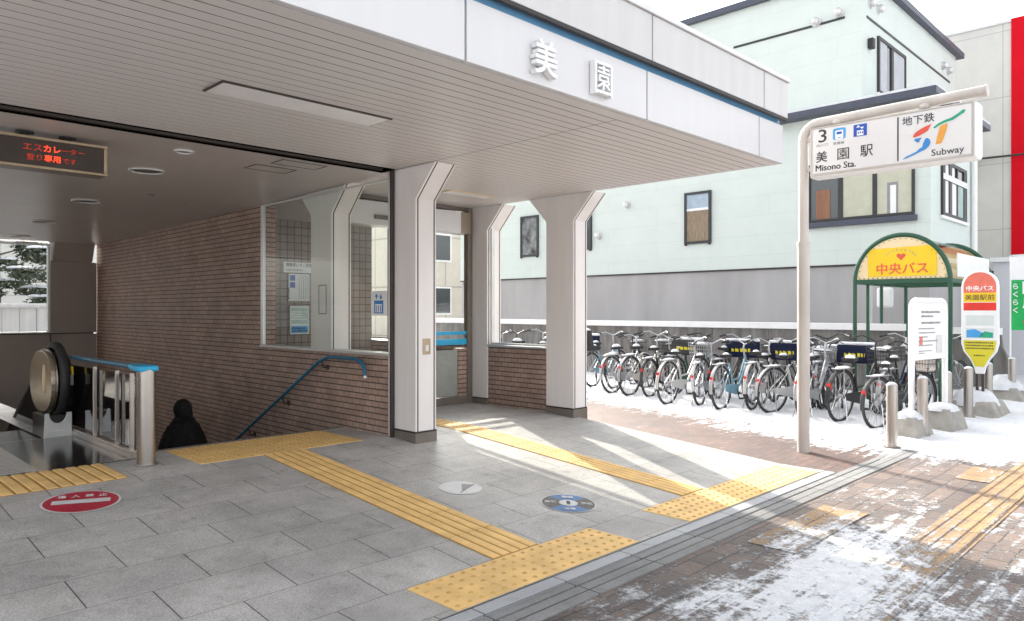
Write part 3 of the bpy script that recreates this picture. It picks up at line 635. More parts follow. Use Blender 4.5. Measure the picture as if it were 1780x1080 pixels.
# blue handrail on the brick wall
hr = thing('handrail', 'blue handrail with curved end sloping down along the brown brick wall', 'handrail', (4.12, 6.3, .95))
a = MB(); pts = [(4.17, 6.18, .80), (4.17, 6.19, .87), (4.17, 6.25, .935), (4.17, 6.36, .96), (4.17, 6.85, .96), (4.17, 7.05, .90)]
pts += [(4.17, 7.05+.3*i, .90-.163*i) for i in range(1, 20)]
a.tube(pts, .019, 10); obj('rail', a, 'railblue', hr, smooth=True)
a = MB(); a.cyl((4.17, 6.18, .80), (4.17, 6.178, .775), .019); obj('rail_tip', a, 'alu', hr)
for i in range(7):
    y = 7.0+.85*i; z = .925-.163*(y-7)/.3*1.0
    a = MB(); a.tube([(4.247, y, z-.09), (4.19, y, z-.09), (4.17, y, z-.02)], .009, 8); a.cyl((4.249, y, z-.09), (4.24, y, z-.09), .03); obj('bracket', a, 'bronze_dark', hr)
# LED sign hung from the hall ceiling
ls = thing('led_sign', 'brown display board with glowing red characters hung from the hall ceiling', 'sign', (1.35, 6.35, 2.6))
a = MB(); a.box(.72, 1.86, 6.31, 6.48, 2.5, 2.735); bx = obj('case', a, 'brownpanel', ls, bevel=.004)
a = MB()
for x0, x1, z0, z1 in ((.72, 1.86, 2.5, 2.52), (.72, 1.86, 2.715, 2.735), (.72, .74, 2.52, 2.715), (1.835, 1.86, 2.52, 2.715)): a.box(x0, x1, 6.295, 6.312, z0, z1)
obj('frame', a, 'ledframe', ls, bevel=.003)
a = MB(); a.box(.74, 1.835, 6.305, 6.311, 2.52, 2.715); obj('display', a, 'ledpanel', ls)
a = MB(); add_text(a, 'エス', (1.30, 6.3045, 2.63), (1, 0, 0), (0, 0, 1), .12, .045, 0, .002, 1); add_text(a, 'カレ', (1.43, 6.3045, 2.63), (1, 0, 0), (0, 0, 1), .11, .05, .012, .002, 0); add_text(a, 'ーター', (1.55, 6.3045, 2.635), (1, 0, 0), (0, 0, 1), .15, .04, 0, .002, 1)
add_text(a, '登り', (1.32, 6.3045, 2.56), (1, 0, 0), (0, 0, 1), .10, .045, 0, .002, 1); add_text(a, '専用', (1.435, 6.3045, 2.557), (1, 0, 0), (0, 0, 1), .105, .052, .012, .002, 0); add_text(a, 'です', (1.555, 6.3045, 2.56), (1, 0, 0), (0, 0, 1), .09, .04, 0, .002, 1)
obj('lettering', a, ['led', 'leddim'], ls)
for x in (1.33, 1.61):
    a = MB(); a.cyl((x, 6.4, 2.766), (x, 6.4, 2.777), .06, n=20); a.cyl((x, 6.4, 2.72), (x, 6.4, 2.775), .03); obj('mount', a, 'black', ls)
# person on the stairs, seen from behind
def skin_mesh(name, verts, edges, radii, m, parent, root=0, sub=2, label=None):
    me = bpy.data.meshes.new(name); off = root_loc(parent); me.from_pydata([tuple(Vector(v)-off) for v in verts], edges, []); me.materials.append(M[m])
    o = bpy.data.objects.new(name, me); COL.objects.link(o); o.modifiers.new('skin', 'SKIN'); sv = me.skin_vertices[0].data
    for i, r in enumerate(radii): sv[i].radius = r if isinstance(r, tuple) else (r, r)
    sv[root].use_root = True; s = o.modifiers.new('sub', 'SUBSURF'); s.levels = s.render_levels = sub
    dg = bpy.context.evaluated_depsgraph_get(); dg.update(); m2 = bpy.data.meshes.new_from_object(o.evaluated_get(dg)); bpy.data.objects.remove(o)
    m2.shade_smooth(); o = bpy.data.objects.new(name, m2); COL.objects.link(o); o.parent = parent; return o
px0, py0, pz0 = 3.33, 8.60, -1.155
pr = thing('person', 'person in a long black hooded coat walking down the stairs beside the brick wall', 'person', (px0, py0, pz0))
P = lambda x, y, z: (px0+x*.84, py0+y, pz0+z)
V = [P(0, 0, .82), P(0, 0, 1.05), P(0, -.01, 1.28), P(0, 0, 1.36), P(0, .02, 1.42), P(0, .03, 1.52), P(-.1, .02, .78), P(-.11, .08, .45), P(-.11, .02, .08), P(-.11, .14, .03), P(.1, 0, .78), P(.11, .0, .47), P(.11, -.12, .10), P(.11, .0, .04),
     P(-.17, -.01, 1.26), P(-.24, -.02, 1.0), P(-.25, .04, .77), P(.17, -.01, 1.26), P(.24, -.02, 1.0), P(.25, .06, .78)]
E_ = [(0, 1), (1, 2), (2, 3), (3, 4), (4, 5), (0, 6), (6, 7), (7, 8), (8, 9), (0, 10), (10, 11), (11, 12), (12, 13), (2, 14), (14, 15), (15, 16), (2, 17), (17, 18), (18, 19)]
rad = [(.15, .11), (.14, .1), (.16, .1), .055, .07, .085, .085, .06, .045, .035, .085, .06, .045, .035, .06, .05, .035, .06, .05, .035]
body = skin_mesh('body', V, E_, rad, 'coat', pr)
for sx in (-1, 1):
    for k_ in range(4):
        bx_ = sx*.25+(-.03+.02*k_); a = MB(); a.tube([P(bx_, .06, .75), P(bx_, .075, .71), P(bx_+.004, .068, .672-.006*(k_ % 2))], [.010, .009, .006], 8); obj('finger', a, 'skin', body, smooth=True)
    a = MB(); a.tube([P(sx*.25-sx*.035, .06, .765), P(sx*.25-sx*.055, .085, .735), P(sx*.25-sx*.05, .095, .71)], [.011, .010, .007], 8); obj('thumb', a, 'skin', body, smooth=True)
a = MB(); rings = [(.52, .30, .19), (.75, .295, .18), (.95, .285, .17), (1.1, .265, .155), (1.2, .235, .145), (1.28, .20, .13), (1.345, .15, .11), (1.4, .10, .09)]; n = 24; vs = []; fs = []
for z, rx, ry in rings:
    for j in range(n):
        t = 2*PI*j/n; wr = 1+.035*math.sin(5*t+z*7)*(1.3-z if z < 1.2 else .2); vs.append(P(rx*wr*math.cos(t), ry*wr*math.sin(t)-.01, z))
for i in range(len(rings)-1):
    for j in range(n): fs.append((i*n+j, i*n+(j+1) % n, (i+1)*n+(j+1) % n, (i+1)*n+j))
a.add(vs, fs); obj('coat', a, 'coat', pr, smooth=True)
skin_mesh('sleeve', [P(-.12, 0, 1.27), P(-.20, -.01, 1.15), P(-.27, -.02, .96), P(-.28, .03, .79)], [(0, 1), (1, 2), (2, 3)], [.085, .085, .075, .06], 'coat', pr); skin_mesh('sleeve', [P(.12, 0, 1.27), P(.20, -.01, 1.15), P(.28, -.02, .96), P(.30, .04, .79)], [(0, 1), (1, 2), (2, 3)], [.085, .085, .075, .06], 'coat', pr)
a = MB(); a.ell(P(0, .0, 1.475), .10, .12, .118, 20, 14); a.ell(P(.0, -.06, 1.42), .085, .09, .11, 16, 10); a.ell(P(0, -.05, 1.345), .125, .085, .055, 18, 10); obj('hood', a, 'coat', pr, smooth=True)
a = MB(); a.ell(P(0, .11, 1.47), .07, .05, .095, 14, 10); fc = obj('face', a, 'skin', pr, smooth=True)
a = MB(); a.ell(P(0, .165, 1.46), .012, .02, .022, 8, 6); obj('nose', a, 'skin', fc, smooth=True)
# notices in the lobby, and the lift sign on the glass screen
def poster(name, x0, x1, z0, z1, y, label, deco, m='poster'):
    t_ = thing(name, label, 'poster', ((x0+x1)/2, y, z0)); a = MB(); a.box(x0, x1, y-.012, y, z0, z1); sh = obj('sheet', a, m, t_, bevel=.002)
    a = MB(); deco(a, x0, x1, z0, z1, y-.0125); obj('print', a, ['ink', 'blue_ink', 'lblue_ink', 'sgreen', 'greyink', 'white', 'palegreen'], t_)
X_, Z_ = (1, 0, 0), (0, 0, 1)
def d1(a, x0, x1, z0, z1, y): add_text(a, '電動車いすご利用', (x0+.04, y, z0+.085), X_, Z_, x1-x0-.09, .055, .01, .002, 0); fake_lines(a, (x0+.04, y, z0+.02), X_, Z_, .26, .04, 1, 3, 4)
poster('notice_plate', 5.10, 5.60, 1.99, 2.14, 9.59, 'wide white notice plate with black writing high on the tiled lobby wall', d1)
def d2(a, x0, x1, z0, z1, y):
    for i, z in enumerate((z1-.1, z1-.2)): a.poly([(x0+.02, y-.001, z), (x0+.1, y-.001, z), (x0+.1, y-.001, z+.08), (x0+.02, y-.001, z+.08)], 1)
    fake_lines(a, (x0+.02, y, z0+.03), (0, 0, 1), (-1, 0, 0), .17, .05, 1, 8, 0); 
    for c_ in range(5): fake_lines(a, (x0+.175+.035*c_, y, z0+.03), (0, 0, 1), (-1, 0, 0), .34, .03, 1, 9+c_, 4)
poster('notice_sheet', 5.18, 5.51, 1.585, 1.975, 9.59, 'white notice with two blue squares and columns of writing on the tiled lobby wall', d2)
def d3(a, x0, x1, z0, z1, y):
    a.poly([(x0+.02, y-.001, z0+.15), (x1-.02, y-.001, z0+.15), (x1-.02, y-.001, z1-.03), (x0+.02, y-.001, z1-.03)], 6); fake_lines(a, (x0+.02, y-.002, z0+.2), X_, Z_, .25, .14, 4, 5, 5)
    a.poly([(x0+.02, y-.001, z0+.02), (x1-.02, y-.001, z0+.02), (x1-.02, y-.001, z0+.12), (x0+.02, y-.001, z0+.12)], 2); fake_lines(a, (x0+.03, y-.002, z0+.03), X_, Z_, .25, .08, 2, 6, 0)
poster('notice_sheet', 5.2, 5.5, 1.11, 1.515, 9.59, 'pale green and blue poster lowest on the tiled lobby wall', d3)
lt = thing('lift_sign', 'white lift sign with blue arrows stuck on the glass screen by the column', 'sign', (4.23, 6.0, 1.41))
a = MB(); a.box(4.252, 4.260, 5.93, 6.195, 1.40, 1.645); obj('sheet', a, 'white', lt, bevel=.002)
fx = lambda x, z: (4.2505, 6.185-x*.245, 1.41+z*.225)
a = MB()
a.add([fx(p, q_) for p, q_ in ((.18, .05), (.82, .05), (.82, .62), (.18, .62))], [(0, 1, 2, 3)], 0)
a.add([(v[0]-.001, v[1], v[2]) for v in (fx(.27, .1), fx(.73, .1), fx(.73, .46), fx(.27, .46))], [(0, 1, 2, 3)], 1)
for c_ in (.35, .5, .65): a.add([(v[0]-.002, v[1], v[2]) for v in (fx(c_-.03, .12), fx(c_+.03, .12), fx(c_+.03, .4), fx(c_-.03, .4))], [(0, 1, 2, 3)], 0)
for c_, s in ((.35, 1), (.65, -1)):
    m_ = .79; a.add([fx(c_-.12, m_), fx(c_+.12, m_), fx(c_, m_+.14*s)], [(0, 1, 2)], 0); a.add([fx(c_-.04, m_), fx(c_+.04, m_), fx(c_+.04, m_-.1*s), fx(c_-.04, m_-.1*s)], [(0, 1, 2, 3)], 0)
obj('pictogram', a, ['sblue', 'white'], lt)
tm = thing('ticket_post', 'white and green push button post standing in the lift lobby', 'button post', (5.0, 7.9, ZP))
a = MB(); a.box(4.96, 5.12, 7.9, 7.98, ZP, 1.5); obj('body', a, 'poster', tm, bevel=.005); a = MB(); a.box(5.0, 5.08, 7.893, 7.899, 1.25, 1.36); obj('button_panel', a, 'sgreen', tm)

# ================================================================== SUBWAY SIGN ON ITS POLE
ss = thing('subway_sign', 'white subway station sign box hanging from a cream bent pole at the red brick path', 'sign', (7.52, 3.19, 0))
a = MB(); a.cyl((7.52, 3.19, -.02), (7.52, 3.19, 2.15), .062, n=24); a.cyl((7.52, 3.19, 2.12), (7.52, 3.19, 2.16), .066, n=24); a.tube([(7.52, 3.19, 2.15), (7.52, 3.19, 3.2)]+[(7.52, 3.19-.16+.16*math.cos(R(t)), 3.2+.16*math.sin(R(t))) for t in range(15, 91, 15)]+[(7.52, 1.56, 3.385)], .05, 20); a.cyl((7.52, 1.575, 3.385), (7.52, 1.555, 3.385), .054, n=20)
obj('pole', a, 'cream_pipe', ss, smooth=True)
a = MB(); a.box(7.47, 7.66, 1.62, 3.11, 2.795, 3.30); sb = obj('sign_box', a, 'white', ss, bevel=.03, seg=3)
a = MB(); a.box(7.462, 7.4705, 1.665, 3.075, 2.835, 3.285); fc = obj('sign_face', a, 'signface', sb, bevel=.02)
a = MB(); 
for y0, y1, z0, z1 in ((1.645, 3.095, 2.815, 2.832), (1.645, 3.095, 3.288, 3.302)): a.box(7.458, 7.4715, y0, y1, z0, z1)
for y0, y1 in ((1.645, 1.66), (3.08, 3.095)): a.box(7.458, 7.4715, y0, y1, 2.832, 3.288)
obj('face_frame', a, 'cream_pipe', sb, bevel=.003)
for y in (2.84, 2.05): a = MB(); a.box(7.50, 7.58, y-.05, y+.05, 3.29, 3.37); a.ell((7.49, y, 3.335), .03, .045, .03, 12, 8); obj('hanger', a, 'cream_pipe', ss, bevel=.006)
a = MB(); a.box(7.50, 7.56, 3.09, 3.16, 2.88, 2.92); a.box(7.50, 7.56, 3.09, 3.16, 3.18, 3.22); obj('bracket', a, 'cream_pipe', ss, bevel=.004)
YR_, FX = (0, -1, 0), 7.462
a = MB()
T = lambda s, y, z, w_, h_, th=.0, mi=0: add_text(a, s, (FX, y, z), YR_, Z_, w_, h_, th, .002, mi)
T('3', 3.012, 3.145, .082, .130, .006); T('出入口', 3.032, 3.105, .115, .028, 0, 1); T('東豊線', 2.868, 3.10, .11, .028, 0, 1)
T('美', 3.036, 2.945, .112, .112, .014); T('園', 2.825, 2.945, .112, .112, .003); T('駅', 2.608, 2.943, .118, .112, .006)
T('Misono Sta.', 3.041, 2.858, .390, .062); T('Misono Sta.', 3.038, 2.859, .390, .062); T('地下鉄', 2.232, 3.175, .272, .085, .006); T('Subway', 1.985, 2.842, .262, .078, .006)
a.box(FX-.002, FX, 2.262, 2.274, 2.856, 3.268, 0)
def pg(pts, mi): a.add([(FX-.0025, y, z) for y, z in pts], [tuple(range(len(pts)))], mi)
def rr(y0, y1, z0, z1, r, mi, d=.0025):
    pts = []
    for cx, cz, t0 in ((y0-r, z1-r, 90), (y0-r, z0+r, 0), (y1+r, z0+r, 270), (y1+r, z1-r, 180)):
        pts += [(cx+r*math.cos(R(t0-15*i)), cz+r*math.sin(R(t0-15*i))) for i in range(7)]
    a.add([(FX-d, p, q_) for p, q_ in pts], [tuple(range(len(pts)))], mi)
# train pictogram
rr(2.868, 2.745, 3.15, 3.262, .02, 3); rr(2.845, 2.768, 3.15, 3.24, .012, 7, .0035); rr(2.832, 2.781, 3.20, 3.225, .004, 2, .0045); rr(2.82, 2.79, 3.162, 3.17, .002, 3, .0045)
# lift pictogram
rr(2.67, 2.545, 3.148, 3.264, .003, 2); rr(2.638, 2.577, 3.155, 3.205, .003, 7, .0035)
for c_, s in ((2.625, 1), (2.59, -1)):
    a.add([(FX-.0035, c_+.018, 3.235), (FX-.0035, c_-.018, 3.235), (FX-.0035, c_, 3.235+.022*s)], [(0, 1, 2)], 7)
for i in range(3): rr(2.63-.019*i, 2.619-.019*i, 3.172, 3.192, .002, 2, .0045)
# city subway emblem: red, blue, green and orange strokes
pg([(1.985, 3.155), (2.03, 3.143), (2.085, 3.118), (2.12, 3.097), (2.136, 3.072), (2.138, 3.052), (2.09, 3.062), (2.03, 3.088), (2.012, 3.10)], 5)
pg([(2.132, 3.032), (2.115, 3.042), (2.06, 3.042), (2.082, 3.022), (2.085, 3.004), (2.105, 3.004)], 4)
pg([(2.035, 3.03), (2.015, 3.032), (1.998, 3.015), (1.992, 2.985), (2.005, 2.955), (2.035, 2.93), (2.075, 2.915), (2.12, 2.895), (2.19, 2.872), (2.23, 2.862), (2.20, 2.885), (2.155, 2.902), (2.115, 2.918), (2.085, 2.943), (2.06, 2.958), (2.055, 2.985)], 4)
pg([(1.972, 3.118), (1.93, 3.15), (1.88, 3.17), (1.82, 3.185), (1.775, 3.21), (1.733, 3.24), (1.713, 3.235), (1.72, 3.212), (1.76, 3.19), (1.81, 3.162), (1.87, 3.148), (1.92, 3.132), (1.955, 3.11)], 6)
pg([(1.912, 3.125), (1.852, 3.14), (1.862, 3.08), (1.885, 3.01), (1.902, 2.966), (1.95, 2.962), (1.94, 3.02), (1.925, 3.08)], 8)
obj('lettering', a, ['ink', 'greyink', 'blue_ink', 'lblue_ink', 'sblue', 'sred', 'sgreen', 'white', 'sorange'], fc)

# ================================================================== BOLLARDS, BOARDS, BUS STOP
for x, lab in ((8.36, 'steel bollard standing alone on the bare corner of the brick path, nearest of the row'), (9.42, 'steel bollard just behind the first snowy concrete block, second of the row'), (10.43, 'steel bollard at the right leg of the notice board, third of the row'),
               (11.47, 'steel bollard just left of the bus stop sign, fourth of the row'), (12.6, 'steel bollard right of the bus stop sign foot, fifth of the row'), (14.2, 'steel bollard beyond the bus stop sign, farthest of the row')):
    b_ = thing('bollard', lab, 'bollard', (x, 2.6, 0), 'row of steel bollards along the pavement')
    a = MB(); a.cyl((x, 2.6, -.02), (x, 2.6, .665), .057, n=24); obj('post', a, 'steel', b_, smooth=True, bevel=.004)
    a = MB(); a.ell((x, 2.6, .664), .05, .05, .028, 14, 8, zmin=0); obj('snow_cap', a, 'snow', b_, smooth=True)
    a = MB(); a.cyl((x, 2.6, -.01), (x, 2.6, .012), .085, n=24); obj('base_plate', a, 'steel' if x > 9 else 'base', b_)
def block(mb, cx, cy, wx, wy, h, mi=0, rz=0):
    t = .72; k_ = len(mb.v); v = [(-wx, -wy, -.03), (wx, -wy, -.03), (wx, wy, -.03), (-wx, wy, -.03), (-wx*t, -wy*t, h), (wx*t, -wy*t, h), (wx*t, wy*t, h), (-wx*t, wy*t, h)]
    co, si = math.cos(rz), math.sin(rz)
    mb.add([(cx+x*co-y*si, cy+x*si+y*co, z) for x, y, z in v], [(0, 1, 5, 4), (1, 2, 6, 5), (2, 3, 7, 6), (3, 0, 4, 7), (4, 5, 6, 7), (3, 2, 1, 0)], mi)
def snow_heap(cx, cy, rx, ry, z0, hgt, seed=0, pw=3.):
    a = MB(); n1, n2 = 26, 9; vs = []; fs = []
    for i in range(n2+1):
        u = i/n2
        for j in range(n1):
            t = 2*PI*j/n1; c_, s_ = math.cos(t), math.sin(t); k_ = (abs(c_)**pw+abs(s_)**pw)**(-1/pw); wv = 1+.10*noise.noise((c_*2, s_*2, seed+.5))
            x, y = cx+rx*u*k_*c_*wv, cy+ry*u*k_*s_*wv; z = z0+hgt*(1-u**3)*(1+.25*noise.noise((x*6, y*6, seed)))-.02*(u == 1)
            vs.append((x, y, z))
    for i in range(n2):
        for j in range(n1): fs.append((i*n1+j, (i+1)*n1+j, (i+1)*n1+(j+1) % n1, i*n1+(j+1) % n1))
    return a.add(vs, fs)
nb = thing('notice_board', 'white double legged notice board covered in timetables standing on two snowy concrete blocks', 'notice board', (9.85, 2.72, 0))
pA, pB = Vector((9.42, 2.715, 0)), Vector((10.30, 2.59, 0)); dr = (pB-pA).normalized(); nn = dr.cross(Vector((0, 0, 1)))
Wd = (pB-pA).length
a = MB(); q = lambda x, z: tuple(pA+dr*x+Vector((0, 0, z)))
pts = [q(0, .12), q(0, 1.45)]+[q(.1-.1*math.cos(R(t)), 1.46+.11*math.sin(R(t))) for t in (30, 60, 90)]+[q(Wd-.1+.1*math.cos(R(t)), 1.46+.11*math.sin(R(t))) for t in (90, 60, 30)]+[q(Wd, 1.45), q(Wd, .12)]
a.tube(pts, .034, 12); obj('frame', a, 'white', nb, smooth=True)
prof = [(x, z) for x, z in ((.03, .86), (Wd-.03, .86), (Wd-.03, 1.45), (Wd-.09, 1.54), (.09, 1.54), (.03, 1.45))]
a = MB(); v0 = [tuple(Vector(q(x, z))-nn*.012) for x, z in prof]; v1 = [tuple(Vector(q(x, z))+nn*.012) for x, z in prof]; n = len(prof)
a.add(v0+v1, [tuple(range(n)), tuple(range(n, 2*n))[::-1]]+[(i, (i+1) % n, n+(i+1) % n, n+i) for i in range(n)]); bd = obj('board', a, 'white', nb)
a = MB(); og = lambda x, z: Vector(q(x, z))+nn*.013
fake_lines(a, og(.22, 1.36), dr, Z_, .5, .1, 2, 11, 1); fake_lines(a, og(.22, 1.28), dr, Z_, .5, .05, 1, 12, 1)
for i in range(5): fake_lines(a, og(.15, 1.02+.05*i), dr, Z_, .5, .03, 1, 20+i, 1)
fake_lines(a, og(.15, .93), dr, Z_, .35, .05, 2, 40, 1)
a.add([tuple(og(x, z)+nn*.003) for x, z in ((.17, 1.04), (.25, 1.04), (.25, 1.14), (.17, 1.14))], [(0, 1, 2, 3)], 2); a.add([tuple(og(x, z)+nn*.003) for x, z in ((.62, .93), (.78, .93), (.78, 1.15), (.62, 1.15))], [(0, 1, 2, 3)], 3)
obj('print', a, ['ink', 'greyink', 'coral', 'alu'], bd)
a = MB(); block(a, 9.38, 2.72, .24, .18, .22, rz=-.12); obj('concrete_block', a, 'concrete', nb, bevel=.015); obj('snow_cap', snow_heap(9.38, 2.72, .19, .145, .215, .07, 1), 'snow', nb, smooth=True)
a = MB(); block(a, 10.22, 2.60, .26, .21, .25, rz=-.12); obj('concrete_block', a, 'concrete', nb, bevel=.015); obj('snow_cap', snow_heap(10.22, 2.60, .205, .17, .24, .07, 2), 'snow', nb, smooth=True)
# bus stop sign: round headed plate that narrows to a foot
bs = thing('bus_stop_sign', 'bus stop sign with red round head and yellow lower part on a snowy concrete foot', 'bus stop sign', (12.0, 2.62, 0))
cy0 = 2.57; bxp = 11.95; hw = .228
a = MB(); prof = [(-hw, .98), (-hw, 1.79)]+[(-hw*math.cos(R(t)), 1.79+hw*math.sin(R(t))) for t in range(15, 180, 15)]+[(hw, 1.79), (hw, .98), (.2, .87), (.12, .76), (.075, .66), (.05, .56), (-.05, .56), (-.075, .66), (-.12, .76), (-.2, .87)]
a.prism([(cy0-x, z) for x, z in prof], 'x', bxp, bxp+.06); pl = obj('sign_plate', a, 'white', bs, bevel=.008)
def face(mb, pts, mi, d=.003): mb.add([(bxp-d, cy0-x, z) for x, z in pts], [tuple(range(len(pts)))], mi)
a = MB(); hi_ = hw-.03
face(a, [(-hi_, 1.70), (-hi_, 1.79)]+[(-hi_*math.cos(R(t)), 1.79+hi_*math.sin(R(t))) for t in range(15, 180, 15)]+[(hi_, 1.79), (hi_, 1.70)], 0)
face(a, [(-hi_, 1.57), (hi_, 1.57), (hi_, 1.70), (-hi_, 1.70)], 1); face(a, [(-hi_, 1.45), (hi_, 1.45), (hi_, 1.56), (-hi_, 1.56)], 2)
face(a, [(-hi_, .985), (hi_, .985), (hi_, 1.03), (-hi_, 1.03)], 3); face(a, [(-hi_, .985), (-.18, .885), (-.105, .775), (-.055, .66), (.055, .66), (.105, .775), (.18, .885), (hi_, .985)], 3)
face(a, [(-.17, 1.24), (.17, 1.24), (.17, 1.38), (-.17, 1.38)], 4); face(a, [(-.17, 1.06), (.17, 1.06), (.17, 1.20), (-.17, 1.20)], 5); face(a, [(-.16, 1.07), (-.02, 1.07), (.05, 1.13), (-.06, 1.19), (-.16, 1.17)], 6, .004); face(a, [(-.02, 1.07), (.16, 1.07), (.16, 1.14), (.06, 1.16)], 8, .004)
add_text(a, '中央バス', (bxp-.003, cy0+.165, 1.725), YR_, Z_, .33, .075, .02, .002, 7); add_text(a, '美園駅前', (bxp-.003, cy0+.18, 1.595), YR_, Z_, .36, .08, .004, .002, 9)
fake_lines(a, (bxp-.003, cy0+.17, .90), YR_, Z_, .34, .12, 3, 3, 9, .002); fake_lines(a, (bxp-.003, cy0+.07, .80), YR_, Z_, .14, .04, 1, 5, 9, .002)
obj('print', a, ['coral', 'byellow', 'red', 'olive', 'poster', 'poster', 'lblue_ink', 'white', 'sgreen', 'ink'], pl)
a = MB(); a.box(bxp+.005, bxp+.055, cy0-.05, cy0-.02, .3, .56); a.box(bxp+.005, bxp+.055, cy0+.02, cy0+.05, .3, .56); obj('support', a, 'bronze_dark', bs)
a = MB(); block(a, 12.05, 2.64, .43, .36, .19); obj('concrete_foot', a, 'concrete', bs, bevel=.02); obj('snow_cap', snow_heap(12.05, 2.66, .37, .31, .14, .21, 5, 2.4), 'snow', bs, smooth=True)
# bus shelter
sh = thing('bus_shelter', 'green framed bus shelter with arched cream ends and a yellow name panel', 'bus shelter', (13.6, 3.75, 0))
sx0, sx1, sy0, sy1, zb, zt_ = 12.38, 14.95, 3.04, 4.41, 1.905, 2.63
yc, ry_, rz_ = (sy0+sy1)/2, (sy1-sy0)/2, zt_-zb
arch = lambda k_=1., n=24: [(yc+ry_*k_*math.cos(R(180*i/n)), zb+rz_*k_*math.sin(R(180*i/n))) for i in range(n+1)]
for x in (sx0, sx1):
    for y in (sy0, sy1): a = MB(); a.tube([(x, y, -.02), (x, y, zb)], .032, 12); obj('post', a, 'shelter_green', sh, smooth=True)
    a = MB(); a.tube([(x, p, q_) for p, q_ in arch()], .036, 12); obj('arch', a, 'shelter_green', sh, smooth=True)
    a = MB(); a.box(x-.025, x+.025, sy0, sy1, zb-.03, zb+.04); obj('tie_beam', a, 'shelter_green', sh)
    a = MB(); a.prism(arch(.95), 'x', x-.006, x+.006); ep = obj('end_panel', a, 'cream', sh)
    if x == sx0:
        a = MB(); yl, yr = yc+.45, yc-.46
        a.prism([(yr-.05, zb+.08), (yl+.03, zb+.08), (yl+.03, zb+.46), (yl-.02, zb+.52), (yr+.05, zb+.54), (yr-.05, zb+.49)], 'x', x-.012, x-.007); np_ = obj('name_panel', a, 'byellow', ep)
        a = MB(); add_text(a, '中央バス', (x-.012, yl-.10, zb+.11), YR_, Z_, .74, .18, .016, .003, 0)
        hx = [(0, -.04), (.05, .012), (.048, .035), (.03, .045), (.012, .042), (0, .026), (-.012, .042), (-.03, .045), (-.048, .035), (-.05, .012)]
        a.add([(x-.0145, yl-.46-p*1.3, zb+.375+q_*1.3) for p, q_ in hx], [tuple(range(10))], 0)
        for i, ch in enumerate('人と人の心をつなぐ'):
            t = R(30+15*i); add_text(a, ch, (x-.012, yl-.46+.22*math.cos(t)+.014, zb+.33+.14*math.sin(t)), (0, -math.sin(t), math.cos(t)), (0, math.cos(t), math.sin(t)), .036, .04, 0, .002, 1)
        obj('lettering', a, ['sred', 'greyink'], np_)
        a = MB()
        for i in range(1, 24):
            p, q_ = arch(.915)[i]; a.cyl((x-.012, p, q_), (x-.006, p, q_), .008, n=6)
        for i in range(19): a.cyl((x-.012, sy0+.06+i*.069, zb+.055), (x-.006, sy0+.06+i*.068, zb+.055), .008, n=6)
        obj('rivets', a, 'shelter_green', ep)
for x in (sx0+.12, sx0+1.25):
    for y in ((sy1-.16,) if x < sx0+1 else (sy0, sy1)): a = MB(); a.tube([(x, y, -.02), (x, y, zb)], .028, 12); obj('post', a, 'shelter_green', sh, smooth=True)
a = MB()
for i in range(24):
    p0, p1 = arch(.985)[i], arch(.985)[i+1]; q0, q1 = arch(.96)[i], arch(.96)[i+1]
    a.add([(sx0+.04, *p0), (sx1-.04, *p0), (sx1-.04, *p1), (sx0+.04, *p1), (sx0+.04, *q0), (sx1-.04, *q0), (sx1-.04, *q1), (sx0+.04, *q1)], [(0, 1, 2, 3), (7, 6, 5, 4)])
obj('vault_roof', a, 'polycarb', sh, smooth=True)
a = MB()
for y in (sy0, sy1): a.box(sx0, sx1, y-.02, y+.02, zb-.03, zb+.03)
for i in range(5): x = sx0+.4+i*.5; a.box(x-.012, x+.012, sy0, sy1, zb-.02, zb+.015)
obj('eave_rail', a, 'shelter_green', sh)
a = MB(); a.box(sx0+.3, sx1-.3, sy0-.03, sy0-.012, zb+.06, zb+.42); so_ = obj('side_sign', a, 'white', sh, bevel=.01)
gr_ = thing('low_rail', 'low green tubular rail beside the shelter post', 'rail', (11.2, 2.95, 0))
a = MB(); a.tube([(11.3, 2.9, -.02), (11.3, 2.9, .62), (11.34, 2.91, .70), (11.45, 2.95, .73), (12.6, 3.1, .73)], .022, 10); a.tube([(11.3, 2.9, .32), (12.6, 3.1, .32)], .018, 8); obj('tubes', a, 'shelter_green', gr_, smooth=True)
# green banner with its snowy foot
bn = thing('green_banner', 'tall green banner flag with white writing at the far right', 'banner', (13.6, 2.35, 0))
a = MB(); a.tube([(14.3, 2.64, .2), (14.3, 2.64, 2.35), (14.3, 1.9, 2.35)], .012, 8); obj('flag_pole', a, 'white', bn)
a = MB(); n = 8
for i in range(n):
    y0, y1 = 2.63-.09*i, 2.63-.09*(i+1); b0, b1 = .02*math.sin(i*.9), .02*math.sin((i+1)*.9)
    a.add([(14.3+b0, y0, 1.13), (14.3+b1, y1, 1.13), (14.3+b1, y1, 1.95), (14.3+b0, y0, 1.95)], [(0, 1, 2, 3)], 0); a.add([(14.3+b0, y0, 1.95), (14.3+b1, y1, 1.95), (14.3+b1, y1, 2.33), (14.3+b0, y0, 2.33)], [(0, 1, 2, 3)], 1)
fl_ = obj('cloth', a, ['bannergreen', 'white'], bn)
a = MB()
for i, ch in enumerate('らくらく'): add_text(a, ch, (14.27, 2.60, 1.80-.13*i), YR_, Z_, .07, .09, .02, .002, 0)
for i, ch in enumerate('口座月'): add_text(a, ch, (14.265, 2.47, 1.72-.24*i), YR_, Z_, .22, .2, .03, .002, 1 if ch == '月' else 0)
obj('lettering', a, ['white', 'red'], fl_)
a = MB(); block(a, 14.3, 2.75, .34, .34, .2); obj('concrete_foot', a, 'concrete', bn, bevel=.02); obj('snow_cap', snow_heap(14.3, 2.75, .3, .3, .18, .2, 9, 2.4), 'snow', bn, smooth=True)

